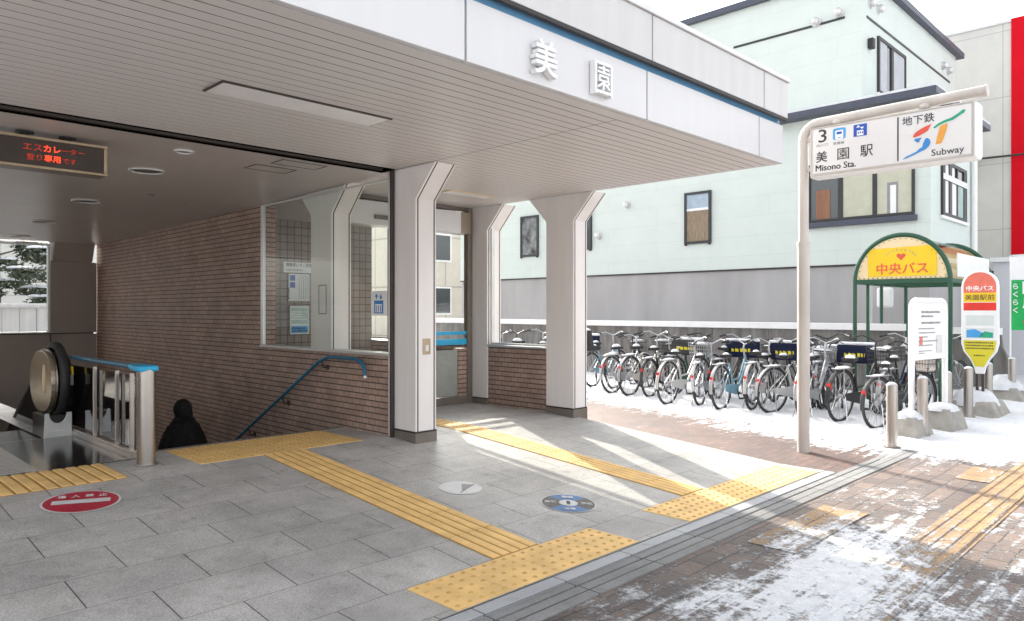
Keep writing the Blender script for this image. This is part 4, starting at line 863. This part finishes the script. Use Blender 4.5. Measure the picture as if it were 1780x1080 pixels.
# ================================================================== BICYCLES
def wheel(x, parent, rim_m='silver', fender='alu', rear=False, R_=.328):
    a = MB(); a.tube([(x+R_*math.cos(2*PI*i/32), 0, R_+.008+R_*math.sin(2*PI*i/32)) for i in range(32)], .021, 8, closed=True)
    w_ = obj('wheel', MB().box(x-.02, x+.02, -.035, .035, R_-.012, R_+.028), 'silver', parent, local=True, bevel=.008)
    obj('tyre', a, 'rubber', w_, local=True, smooth=True)
    a = MB(); a.tube([(x+(R_-.022)*math.cos(2*PI*i/32), 0, R_+.008+(R_-.022)*math.sin(2*PI*i/32)) for i in range(32)], .0085, 6, closed=True); obj('rim', a, rim_m, w_, local=True, smooth=True)
    a = MB()
    for i in range(20):
        t = 2*PI*i/20; s = .03*(1 if i % 2 else -1); a.tube([(x+.02*math.cos(t+.4), s, R_+.008+.02*math.sin(t+.4)), (x+(R_-.025)*math.cos(t), 0, R_+.008+(R_-.025)*math.sin(t))], .0022, 4)
    obj('spokes', a, 'silver', w_, local=True)
    a = MB(); rg = range(20, 200, 9) if rear else range(-15, 155, 9); rf = R_+.034; vs = []
    for t in rg:
        for yy, d in ((-.026, -.008), (-.014, .004), (.014, .004), (.026, -.008)): vs.append((x+(rf+d)*math.cos(R(t)), yy, R_+.008+(rf+d)*math.sin(R(t))))
    n = len(rg); a.add(vs, [(4*i+j, 4*i+j+1, 4*i+j+5, 4*i+j+4) for i in range(n-1) for j in range(3)])
    obj('mudguard', a, fender, parent, local=True, smooth=True)
def bike(label, x, y, deg, frame='alu', fender='alu', saddle='black', basket='alu', snow=1., child=False, steer=0, load=None, bar='silver', rz=0):
    b_ = thing('bicycle', label, 'bicycle', (x, y, -.005), 'bicycles parked in the snow', R(deg)); b_.rotation_euler = (R(random.Random(label+'r').uniform(-5, 5)), 0, R(deg))
    rs_ = random.Random(label+'s'); sc_ = rs_.uniform(.93, 1.03); b_.scale = (sc_, sc_, sc_); snow = snow*rs_.choice((.35, .6, .8, 1.)); sh_ = rs_.uniform(-.05, .05)
    L = 1.12; wheel(0, b_, fender=fender, rear=True); wheel(L, b_, fender=fender)
    a = MB(); bb = (.45, 0, .29); st_ = (.30, 0, .70); hd = (.90, 0, .80); hl = (.935, 0, .62)
    a.tube([bb, st_], .017, 10); a.tube([hl, (.66, 0, .33), bb], .019, 10); a.tube([(hd[0]+.01, 0, .74), (.66, 0, .44), (.41, 0, .42)], .015, 10); a.tube([hd, hl], .021, 10)
    for s in (-1, 1):
        a.tube([(bb[0], .02*s, bb[2]), (.0, .055*s, .336)], .010, 8); a.tube([(.32, .016*s, .62), (0, .055*s, .336)], .008, 8)
        a.tube([(.94, .04*s, .60), (1.0, .05*s, .48), (L, .05*s, .336)], .011, 8)
    a.tube([(.94, -.045, .60), (.94, .045, .60)], .012, 8); obj('frame', a, frame, b_, local=True, smooth=True)
    a = MB(); a.cyl(st_, (.26, 0, .80+sh_), .013, n=10); a.prism([(.40, .012), (.40, -.012), (.28, -.035), (.19, -.085), (.13, -.08), (.12, 0), (.13, .08), (.19, .085), (.28, .035)], 'z', .80+sh_, .85+sh_); sd_ = obj('saddle', a, saddle, b_, local=True, bevel=.018)
    if snow: 
        c_ = MB(); c_.ell((.20, 0, .853+sh_), .06+.045*snow, .03+.035*snow, .015+.035*snow, 16, 10, zmin=-.1); obj('snow_cover', c_, 'snow', sd_, local=True, smooth=True)
    rb = random.Random(label); SM = Matrix.Translation((.9, 0, 0)) @ Matrix.Rotation(R(steer or rb.uniform(-28, 28)), 4, 'Z') @ Matrix.Translation((-.9, 0, 0)); hz = rb.uniform(-.03, .05)
    a = MB(); a.M = SM @ Matrix.Translation((0, 0, hz)); a.tube([(.90, 0, .72), (.875, 0, .93), (.90, 0, .98)], .013, 10)
    for s in (-1, 1): a.tube([(.90, 0, .98), (.92, .06*s, 1.0), (.90, .17*s, 1.05), (.78, .26*s, 1.03), (.70, .275*s, 1.01)], .011, 8); 
    hb = obj('handlebar', a, bar, b_, local=True, smooth=True)
    for s in (-1, 1):
        a = MB(); a.M = SM @ Matrix.Translation((0, 0, hz)); a.tube([(.81, .247*s, 1.034), (.68, .278*s, 1.005)], .017, 8); a.tube([(.80, .255*s, 1.02), (.86, .23*s, 1.0), (.83, .30*s, .98)], .006, 6)
        obj('grip', a, 'black', hb, local=True, smooth=True)
    a = MB(); a.cyl((.45, -.045, .29), (.45, .045, .29), .022); a.tube([(.45, -.05, .29), (.52, -.06, .14)], .010, 8); a.tube([(.45, .05, .29), (.38, .06, .44)], .010, 8); a.box(.48, .57, -.13, -.065, .125, .148); a.box(.34, .43, .065, .13, .43, .453); obj('crank', a, 'black', b_, local=True)
    a = MB(); a.prism([(.52, .36), (.53, .24), (.45, .20), (.06, .28), (.0, .31), (.0, .37), (.3, .38)], 'y', -.055, -.035); obj('chain_case', a, frame if frame not in ('alu',) else 'alu', b_, local=True, bevel=.008)
    a = MB()
    for s in (-1, 1): a.tube([(.22, .05*s, .70), (-.16, .055*s, .70), (-.18, .03*s, .70), (-.18, 0, .70)], .007, 6); a.tube([(-.02, .06*s, .336), (-.06, .055*s, .70)], .006, 6)
    for xx in (-.12, 0, .12): a.tube([(xx, -.05, .70), (xx, .05, .70)], .006, 6)
    cr = obj('carrier', a, 'silver', b_, local=True)
    if snow: c_ = MB(); c_.ell((.02, 0, .705), .10+.10*snow, .03+.035*snow, .035*snow, 14, 8, zmin=-.1); obj('snow_cover', c_, 'snow', cr, local=True, smooth=True)
    a = MB(); a.cyl((-.30, 0, .50), (-.335, 0, .50), .022, n=14); a.box(-.31, -.29, -.02, .02, .44, .53); obj('reflector', a, 'red', b_, local=True)
    a = MB()
    for s in (-1, 1): a.tube([(0, .06*s, .33), (-.05, .13*s, .0)], .007, 6)
    a.tube([(-.05, -.13, .006), (-.05, .13, .006)], .006, 6); obj('kickstand', a, 'chrome', b_, local=True)
    if basket:
        a = MB(); z0, z1 = .70, .93; xa, xb = .96, 1.22
        for z, e in ((z0, .03), (z0+.06, .023), (z0+.12, .016), (z0+.18, .008), (z1, 0)): a.tube([(xa+e, -.17+e, z), (xb-e, -.17+e, z), (xb-e, .17-e, z), (xa+e, .17-e, z)], .0045, 5, closed=True)
        for i in range(9):
            yy = -.16+.04*i; k_ = .84; a.tube([(xb, yy, z1), (xb-.03, yy*k_, z0), (xa+.03, yy*k_, z0), (xa, yy, z1)], .003, 4)
        for i in range(6):
            xx = xa+.03+.04*i
            for s in (-1, 1): a.tube([(xx, .17*s, z1), (xx, .14*s, z0)], .003, 4)
        bk = obj('basket', a, basket, b_, local=True)
        if load: c_ = MB(); c_.box(xa+.02, xb-.02, -.15, .15, z0+.01, z1+.05); obj('basket_liner', c_, load, bk, local=True, bevel=.03)
        if snow: c_ = MB(); c_.ell(((xa+xb)/2, 0, z1-.02 if not load else z1+.05), .125, .155, .05*snow, 16, 10, zmin=-.2); obj('snow_cover', c_, 'snow', bk, local=True, smooth=True)
    a = MB(); a.cyl((.98, 0, .66), (1.05, 0, .66), .03, n=14); obj('headlamp', a, 'chrome', b_, local=True, smooth=True)
    if child:
        a = MB(); a.prism([(-.18, .72), (.16, .72), (.17, .80), (-.08, .82), (-.14, 1.12), (-.2, 1.12)], 'y', -.14, .14); c_ = obj('child_seat', a, 'charcoal', b_, local=True, bevel=.02); d = MB(); d.ell((-.16, 0, 1.12), .05, .13, .05, 12, 8, zmin=-.1); d.ell((.03, 0, .81), .1, .11, .04, 12, 8, zmin=-.1); obj('snow_cover', d, 'snow', c_, local=True, smooth=True)
    return b_
bike('teal bicycle with a dark child seat, leftmost beside the white column', 11.05, 8.75, 6, 'tealpaint', 'silver', child=True, basket=None)
bike('silver bicycle with snowy saddle second from the white column', 10.41, 7.80, 2, 'silver', 'offwhite', basket=None)
bike('beige framed bicycle close beside the second one from the column', 10.30, 7.36, 3, 'cream_pipe', 'silver', basket='charcoal')
bike('dark red bicycle with dark tyres between a beige and a white one', 10.38, 7.0, 9, 'coat', 'charcoal', basket='charcoal')
bike('white framed bicycle with white mudguards in front of a black name board', 9.76, 6.26, 4, 'offwhite', 'offwhite', basket='silver')
bike('silver bicycle seen almost end on beside the white framed one', 9.98, 5.82, 14, 'silver', 'offwhite', basket=None)
bike('pale turquoise bicycle in the middle of the row', 9.78, 5.36, 4, 'tealpaint', 'silver', basket=None)
bike('white bicycle seen end on between the turquoise one and a wide wheeled one', 10.12, 5.05, 9, 'offwhite', 'offwhite', basket='charcoal')
bike('white bicycle with its rear wheel turned broadside in front of the navy board', 10.0, 4.70, -15, 'offwhite', 'silver', basket='silver')
bike('silver bicycle standing behind the cream sign pole', 9.80, 4.15, 5, 'silver', 'silver', basket=None)
bike('black bicycle with snowy saddle and black chain case right of the sign pole', 9.85, 3.70, -7, 'black', 'black', snow=1.2, basket='charcoal', bar='black')
bike('dark grey bicycle with a pale basket cover nearest the first bollard', 9.55, 3.14, -12, 'charcoal', 'charcoal', basket='charcoal', load='cream_pipe', bar='black')
bike('navy bicycle with an uncovered wire basket behind the notice board', 11.0, 3.55, -4, 'navy', 'silver', basket='charcoal')
bike('silver bicycle with black saddle behind the notice board, farthest right', 11.6, 3.25, -10, 'silver', 'charcoal', basket=None)
bike('small grey bicycle deep in the row behind the black one', 10.9, 4.35, 12, 'greyink', 'silver', bar='black', basket=None)
bike('black bicycle pushed deep in the row behind the silver second one', 11.0, 8.2, 8, 'black', 'black', basket='charcoal', bar='black')
bike('dark green bicycle pushed deep in the row behind the dark red one', 10.95, 6.9, -6, 'shelter_green', 'silver', basket=None, bar='black')
bike('brown bicycle pushed deep in the row behind the end on silver one', 10.75, 6.0, 5, 'bronze_dark', 'black', basket='charcoal')
bike('black bicycle with silver mudguards pushed deep behind the turquoise one', 10.6, 5.2, -9, 'black', 'silver', basket=None)
bike('navy bicycle pushed deep in the row beside the sign pole', 10.7, 4.45, 3, 'navy', 'charcoal', basket='charcoal', bar='black')
bike('charcoal bicycle pushed deep in the row behind the pale basket cover', 10.6, 3.35, -3, 'charcoal', 'silver', basket=None, bar='black')
# bikes seen through the window between the columns
bike('silver bicycle seen through the side window, nearer the outer column', 9.9, 9.2, 4, 'silver', 'silver', basket='charcoal')
bike('charcoal bicycle seen through the side window, half hidden by the inner column', 9.9, 10.9, 3, 'charcoal', 'silver', basket=None)
bike('dark bicycle seen through the side window, nearer the inner column', 9.85, 10.35, 7, 'charcoal', 'charcoal', bar='black', basket=None)
bike('white bicycle seen through the side window, in the middle', 9.75, 9.75, -3, 'offwhite', 'offwhite', basket='charcoal')
# low navy name boards among the bicycles
def nboard(y, label, col='navy', w_=.62, x=11.5):
    t_ = thing('name_board', label, 'board', (x, y, 0), 'low dark boards among the bicycles')
    a = MB(); a.box(x, x+.06, y-w_/2, y+w_/2, .68, .95); bd = obj('board', a, col, t_, bevel=.03)
    a = MB(); fake_lines(a, (x-.001, y+w_/2-.12, .76), YR_, Z_, w_-.26, .08, 1, int(y*10), 0, .002, .7); obj('lettering', a, 'olive', bd)
    for s in (-1, 1): a = MB(); a.cyl((x+.03, y+s*(w_/2-.08), -.02), (x+.03, y+s*(w_/2-.08), .67), .016, n=8); obj('leg', a, 'charcoal', t_)
    a = MB(); a.box(x-.015, x+.08, y-w_/2+.01, y+w_/2-.01, .945, .99); obj('snow_cap', a, 'snow', bd, bevel=.025, seg=3)
nboard(9.35, 'navy board with yellow lettering and a snow cap beside the white column', x=11.6)
nboard(6.72, 'black board with yellow lettering behind the white framed bicycle', 'charcoal', .62, 11.05)
nboard(5.75, 'navy board with yellow lettering behind the pale turquoise bicycle', 'navy', .6, 11.15)
nboard(4.95, 'navy board with yellow lettering behind the broadside white bicycle', 'navy', .55, 11.0)
nboard(3.95, 'navy board behind the black bicycle', 'navy', .55, 11.1)

# ================================================================== FENCES
def wall_fence(name, x, y0, y1, h, label, prof=None):
    t_ = thing(name, label, 'fence', (x, (y0+y1)/2, 0)); a = MB()
    if prof: a.prism(prof, 'x', x, x+.12)
    else:
        y = y0
        while y < y1-.01: e = min(y+.6, y1); a.box(x, x+.12, y+.004, e-.004, -.05, h); y = e
    obj('panels', a, 'fence', t_)
    a = MB(); a.box(x-.04, x+.16, y0, y1, h+.001, h+.12); obj('cap', a, 'white', t_, bevel=.008); return t_
wall_fence('concrete_fence', 13.6, 4.05, 17.5, 1.10, 'long weathered grey fence with white capping behind the bicycles')
f2_ = wall_fence('concrete_fence', 15.2, 2.95, 4.2, 1.02, 'short weathered grey fence with curved end behind the bus stop sign', [(4.2, -.05), (4.2, 1.02), (2.95, 1.02), (2.93, .8), (2.85, .62), (2.76, .45), (2.74, -.05)])
# ================================================================== GREEN BUILDING
gb = thing('green_building', 'pale mint green building with dark window frames and navy roof edges over a grey base', 'building', (18, 10, 0))
GX = 16
a = MB(); a.box(GX, 23.2, 5.57, 18.2, 2.425, 8.5); a.box(GX, 19.15, 4.27, 5.569, 2.425, 5.6); obj('wall', a, 'greenwall', gb)
a = MB(); a.box(GX+.03, 23.1, 5.6, 18.15, -.1, 2.39); a.box(GX+.03, 19.1, 4.3, 5.6, -.1, 2.39); obj('base_wall', a, 'greybase', gb)
a = MB(); a.box(GX-.01, 23.2, 4.26, 18.2, 2.391, 2.424); obj('drip_edge', a, 'dark', gb)
a = MB(); a.box(GX-.12, 23.5, 5.42, 18.4, 8.5, 8.64); obj('roof_edge', a, 'navytrim', gb)
a = MB(); a.box(GX-.35, 20.0, 4.08, 7.6, 5.63, 5.76, 0); a.box(GX-.34, 19.99, 4.09, 7.59, 5.761, 5.81, 1); obj('eave', a, ['navytrim', 'snow'], gb)
def win_x(y0, y1, z0, z1, bars=(), blind=None, label=None, fw=.06):   # on the long face
    a = MB(); x0, x1 = GX-.05, GX-.001
    a.box(x0, x1, y0-fw, y1+fw, z0-fw, z0); a.box(x0, x1, y0-fw, y1+fw, z1, z1+fw); a.box(x0, x1, y0-fw, y0, z0, z1); a.box(x0, x1, y1, y1+fw, z0, z1)
    for b0, b1 in bars: a.box(x0+.01, x1, b0, b1, z0, z1)
    for yy in (y0-.02, y1+.02): a.cyl((x0-.02, yy, z0-fw-.02), (x1, yy, z0-fw-.02), .022, n=8)
    o = obj('window', a, 'charcoal', gb); c = MB(); c.box(GX-.02, GX-.004, y0, y1, z0, z1); obj('pane', c, 'winglass', o); return o
def win_y(x0, x1, z0, z1, yy, bars=(), hb=()):
    fw = .07; a = MB(); a.box(x0-fw, x1+fw, yy-.05, yy-.001, z0-fw, z0); a.box(x0-fw, x1+fw, yy-.05, yy-.001, z1, z1+fw); a.box(x0-fw, x0, yy-.05, yy-.001, z0, z1); a.box(x1, x1+fw, yy-.05, yy-.001, z0, z1)
    for b0, b1 in bars: a.box(b0, b1, yy-.045, yy-.001, z0, z1)
    o = obj('window', a, 'charcoal', gb); c = MB(); c.box(x0, x1, yy-.02, yy-.004, z0, z1); obj('pane', c, 'winglass', o)
    for b0, b1 in hb: c = MB(); c.box(x0-fw, x1+fw, yy-.055, yy-.0455, b0, b1); obj('transom', c, 'alu', o)
    c = MB(); c.box(x0-.15, x1+.2, yy-.06, yy-.001, z0-fw-.06, z0-fw-.002); obj('sill', c, 'white', o); return o
wa = win_x(9.09, 9.70, 3.15, 4.30); wb = win_x(14.75, 15.36, 3.12, 4.22); win_x(12.75, 13.5, 3.2, 4.6)
a = MB(); a.box(GX-.026, GX-.0205, 9.09, 9.70, 3.15, 3.90, 0); a.box(GX-.027, GX-.0205, 9.09, 9.70, 3.90, 3.96, 1); obj('brick_reflection', a, ['reflected_brick', 'white'], wa); a = MB(); a.box(GX-.0245, GX-.0205, 9.09, 9.70, 3.96, 4.3); obj('pale_sheet', a, 'reflected_sky', wa)  # brown and blue sheets paint the brick and sky mirrored in the glass
a = MB(); a.box(GX-.024, GX-.0205, 14.75, 15.36, 3.12, 4.22); obj('tree_reflection', a, 'reflected_trees', wb)  # mottled sheet paints the trees mirrored in this pane
wl = win_x(4.60, 6.62, 3.42, 4.56, [(5.93, 6.03), (5.25, 5.34)], fw=.05)
a = MB(); a.box(GX-.10, GX-.001, 4.50, 6.75, 3.24, 3.355); obj('sill', a, 'navytrim', wl, bevel=.01)
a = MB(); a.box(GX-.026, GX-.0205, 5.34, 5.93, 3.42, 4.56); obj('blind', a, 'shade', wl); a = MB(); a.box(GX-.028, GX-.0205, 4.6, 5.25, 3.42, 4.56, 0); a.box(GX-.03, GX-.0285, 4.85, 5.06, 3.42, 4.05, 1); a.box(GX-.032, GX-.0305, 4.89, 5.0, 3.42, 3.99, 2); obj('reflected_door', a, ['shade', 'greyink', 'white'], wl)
a = MB(); a.box(GX-.03, GX-.0205, 6.2, 6.5, 3.42, 4.05); obj('cupboard', a, 'wood', wl)
wv = win_y(16.75, 18.45, 3.45, 4.45, 4.27, [(16.75, 16.85), (17.15, 17.35), (17.75, 17.81), (18.3, 18.45)], [(4.12, 4.24)])
a = MB(); a.box(16.85, 17.75, 4.244, 4.2495, 3.45, 4.12); a.box(16.95, 17.6, 4.244, 4.2495, 4.24, 4.45); obj('curtain', a, 'white', wv)
a = MB(); a.box(17.81, 18.3, 4.244, 4.2495, 3.45, 4.12); obj('pale_sheet', a, 'mintblind', wv)
wu = win_y(17.0, 18.7, 6.25, 7.35, 5.57, [(17.75, 17.9)])
a = MB(); a.box(17.0, 17.5, 5.544, 5.5495, 6.25, 7.35); a.box(17.95, 18.7, 5.544, 5.5495, 6.25, 7.35); obj('curtain', a, 'palepane', wu)  # left sheet is curtain; right sheet's pale grey paints the glass reflection
a = MB(); a.box(GX-.012, GX-.001, 5.9, 8.45, 7.63, 7.68); a.box(16.3, 22.6, 5.555, 5.569, 7.64, 7.69); a.box(16.2, 19.0, 4.255, 4.269, 5.2, 5.24); obj('groove_trim', a, 'charcoal', gb)
def vent(c, ax):
    a = MB(); d = Vector((-.12, 0, 0)) if ax == 'x' else Vector((0, -.12, 0)); c = Vector(c); a.cyl(c, c+d*.3, .11, n=18); a.ell(tuple(c+d*.6), .08, .08, .09, 14, 8); obj('vent_hood', a, 'alu', gb, smooth=True)
for y, z in ((6.5, 7.72), (6.02, 7.79)): vent((GX, y, z+.0), 'x')
for y, z in ((11.5, 4.25), (12.45, 3.5)): vent((GX, y, z), 'x')
for x, z in ((16.5, 8.0), (17.0, 8.02), (21.9, 7.95), (22.4, 7.93)): vent((x, 5.57, z), 'y')
a = MB(); a.box(16.35, 16.5, 5.45, 5.569, 7.0, 7.22); obj('wall_lamp', a, 'charcoal', gb, bevel=.02)
a = MB(); a.cyl((19.05, 4.2, .2), (19.05, 4.2, 5.55), .06, n=12); obj('downpipe', a, 'white', gb)
# ================================================================== CREAM AND RED BUILDING BEYOND
cb = thing('shop_building', 'cream walled building with a tall red end panel beyond the mint green building', 'building', (28, 2, 0))
a = MB(); a.box(25, 34, 4.595, 12, -.1, 9.72); obj('wall', a, 'cwall', cb); a = MB(); a.box(24.95, 34, 3.4, 4.59, 3.05, 9.80); obj('red_panel', a, 'redwall', cb)
a = MB(); a.box(24.96, 34, 4.595, 12.05, 9.721, 9.80); obj('roof_edge', a, 'alu', cb)
a = MB(); a.box(25.2, 34, 3.4, 4.57, -.1, 3.045, 0); a.box(24.9, 25.19, 3.4, 4.56, 2.9, 3.04, 1); a.box(25.1, 25.19, 3.3, 4.3, .2, 2.6, 1); obj('ground_floor', a, ['annex', 'white'], cb)
a = MB(); a.tube([(24.9, 8.5, 6.0), (24.9, 5.6, 5.9), (24.8, 4.2, 5.85)], .03, 6); a.box(24.8, 25.0, 5.55, 5.85, 5.3, 5.9); obj('cable_box', a, 'charcoal', cb)
ax_ = thing('annex', 'low pale grey annex with white capping in front of the cream building', 'building', (20.5, 3, 0))
a = MB(); a.box(19.6, 24.5, 1.5, 3.94, -.1, 2.55); obj('wall', a, 'annex', ax_); a = MB(); a.box(19.5, 24.55, 1.4, 4.0, 2.551, 2.65); obj('cap', a, 'white', ax_); a = MB(); a.box(19.57, 19.599, 2.2, 3.0, .3, 2.3); obj('door', a, 'alu', ax_, bevel=.01)
up = thing('utility_post', 'thin grey post with a small white meter box behind the shelter', 'post', (15.3, 5.0, 0))
a = MB(); a.tube([(15.3, 5.15, -.02), (15.3, 5.15, 1.95), (15.3, 4.6, 1.97)], .03, 8); obj('pipe', a, 'alu', up, smooth=True); a = MB(); a.box(15.2, 15.32, 4.72, 5.02, 1.5, 1.9); obj('box', a, 'white', up, bevel=.05)
# ================================================================== FAR APARTMENTS AND GARDEN BEHIND THE HALL
ap = thing('apartment_building', 'beige apartment block with rows of windows seen through the lobby glass', 'building', (30, 36, 0))
a = MB(); a.box(25, 40, 32, 40, -.1, 14); obj('wall', a, 'apt', ap)
for fl in range(4):
    for i in range(5): a = MB(); a.box(25.6+2.9*i, 27.4+2.9*i, 31.94, 31.999, 1.2+3*fl, 2.8+3*fl, 0); a.box(25.7+2.9*i, 27.3+2.9*i, 31.93, 31.9395, 1.3+3*fl, 2.7+3*fl, 1); obj('window', a, ['white', 'winglass'], ap)
gf = thing('garden_fence', 'pale board fence capped with snow outside the rear window of the hall', 'fence', (3, 18, 0))
a = MB(); x = -4
while x < 8: a.box(x+.006, x+.3, 18, 18.05, -.1, 1.50+.0*x); x += .306
obj('boards', a, 'fencelight', gf); a = MB(); a.box(-4, 8, 17.93, 18.12, 1.501, 1.60); obj('snow_cap', a, 'snow', gf, bevel=.03); a = MB(); a.box(-4, 8, 17.97, 17.999, .55, .62); obj('board_rail', a, 'fencelight', gf)
def garden_tree(label, x, y, h, w_, n, seed):
    rn = random.Random(seed); t_ = thing('garden_tree', label, 'tree', (x, y, -.1), 'garden trees behind the rear window')
    a = MB(); a.tube([(x, y, -.1), (x+.1, y, h*.4), (x-.05, y+.05, h*.9)], [.11, .08, .03], 8); cl = []
    for i in range(n):
        t = rn.uniform(0, 2*PI); z = h*rn.uniform(.35, 1); r = w_*rn.uniform(.2, 1)*(1.25-z/h*.75); c = (x+r*math.cos(t), y+r*math.sin(t), z); cl.append(c); a.tube([(x, y, z-.25), c], [.03, .01], 5)
    obj('trunk', a, 'bark', t_, smooth=True); lf = MB(); sn = MB()
    for c in cl:
        rx, rz = rn.uniform(.25, .5), rn.uniform(.10, .2)
        for j in range(260):
            p = Vector((rn.gauss(0, 1), rn.gauss(0, 1), rn.gauss(0, 1))).normalized()*rn.uniform(.5, 1); p = Vector((c[0]+p.x*rx, c[1]+p.y*rx, c[2]+p.z*rz)); d = Vector((rn.uniform(-1, 1), rn.uniform(-1, 1), rn.uniform(-.4, .8))).normalized(); e = d.orthogonal().normalized()*.03; d *= rn.uniform(.08, .14)
            lf.add([p-e, p+e, p+d], [(0, 1, 2)])
        for j in range(8): sn.ell((c[0]+rn.uniform(-.5, .5)*rx, c[1]+rn.uniform(-.5, .5)*rx, c[2]+rz*.75), rx*rn.uniform(.3, .55), rx*rn.uniform(.3, .5), .06, 10, 6, zmin=-.2)
    cr = obj('crown', lf, 'leaf', t_); obj('snow_cover', sn, 'snow', cr, smooth=True)
garden_tree('large rounded garden tree under snow behind the pale board fence', 2.6, 19.4, 2.7, 1.0, 20, 3)
garden_tree('smaller flat topped garden tree under snow at the right of the rear window', 4.6, 19.2, 2.9, .8, 16, 8)
garden_tree('tall garden tree with layered snowy branches behind the other two', 3.8, 21.5, 4.3, 1.3, 22, 5)
hs_ = thing('garden_house', 'pale house with a snowy sill behind the garden trees', 'building', (3, 26, 0)); a = MB(); a.box(-4, 9, 26, 30, -.1, 6); obj('wall', a, 'cwall', hs_); a = MB(); a.box(2.5, 4.5, 25.94, 25.999, 1.8, 3.2); obj('window', a, 'winglass', hs_); a = MB(); a.prism([(25.7, 6.0), (30.3, 6.0), (28, 7.2)], 'x', -4.2, 9.2); obj('roof', a, 'snow', hs_)
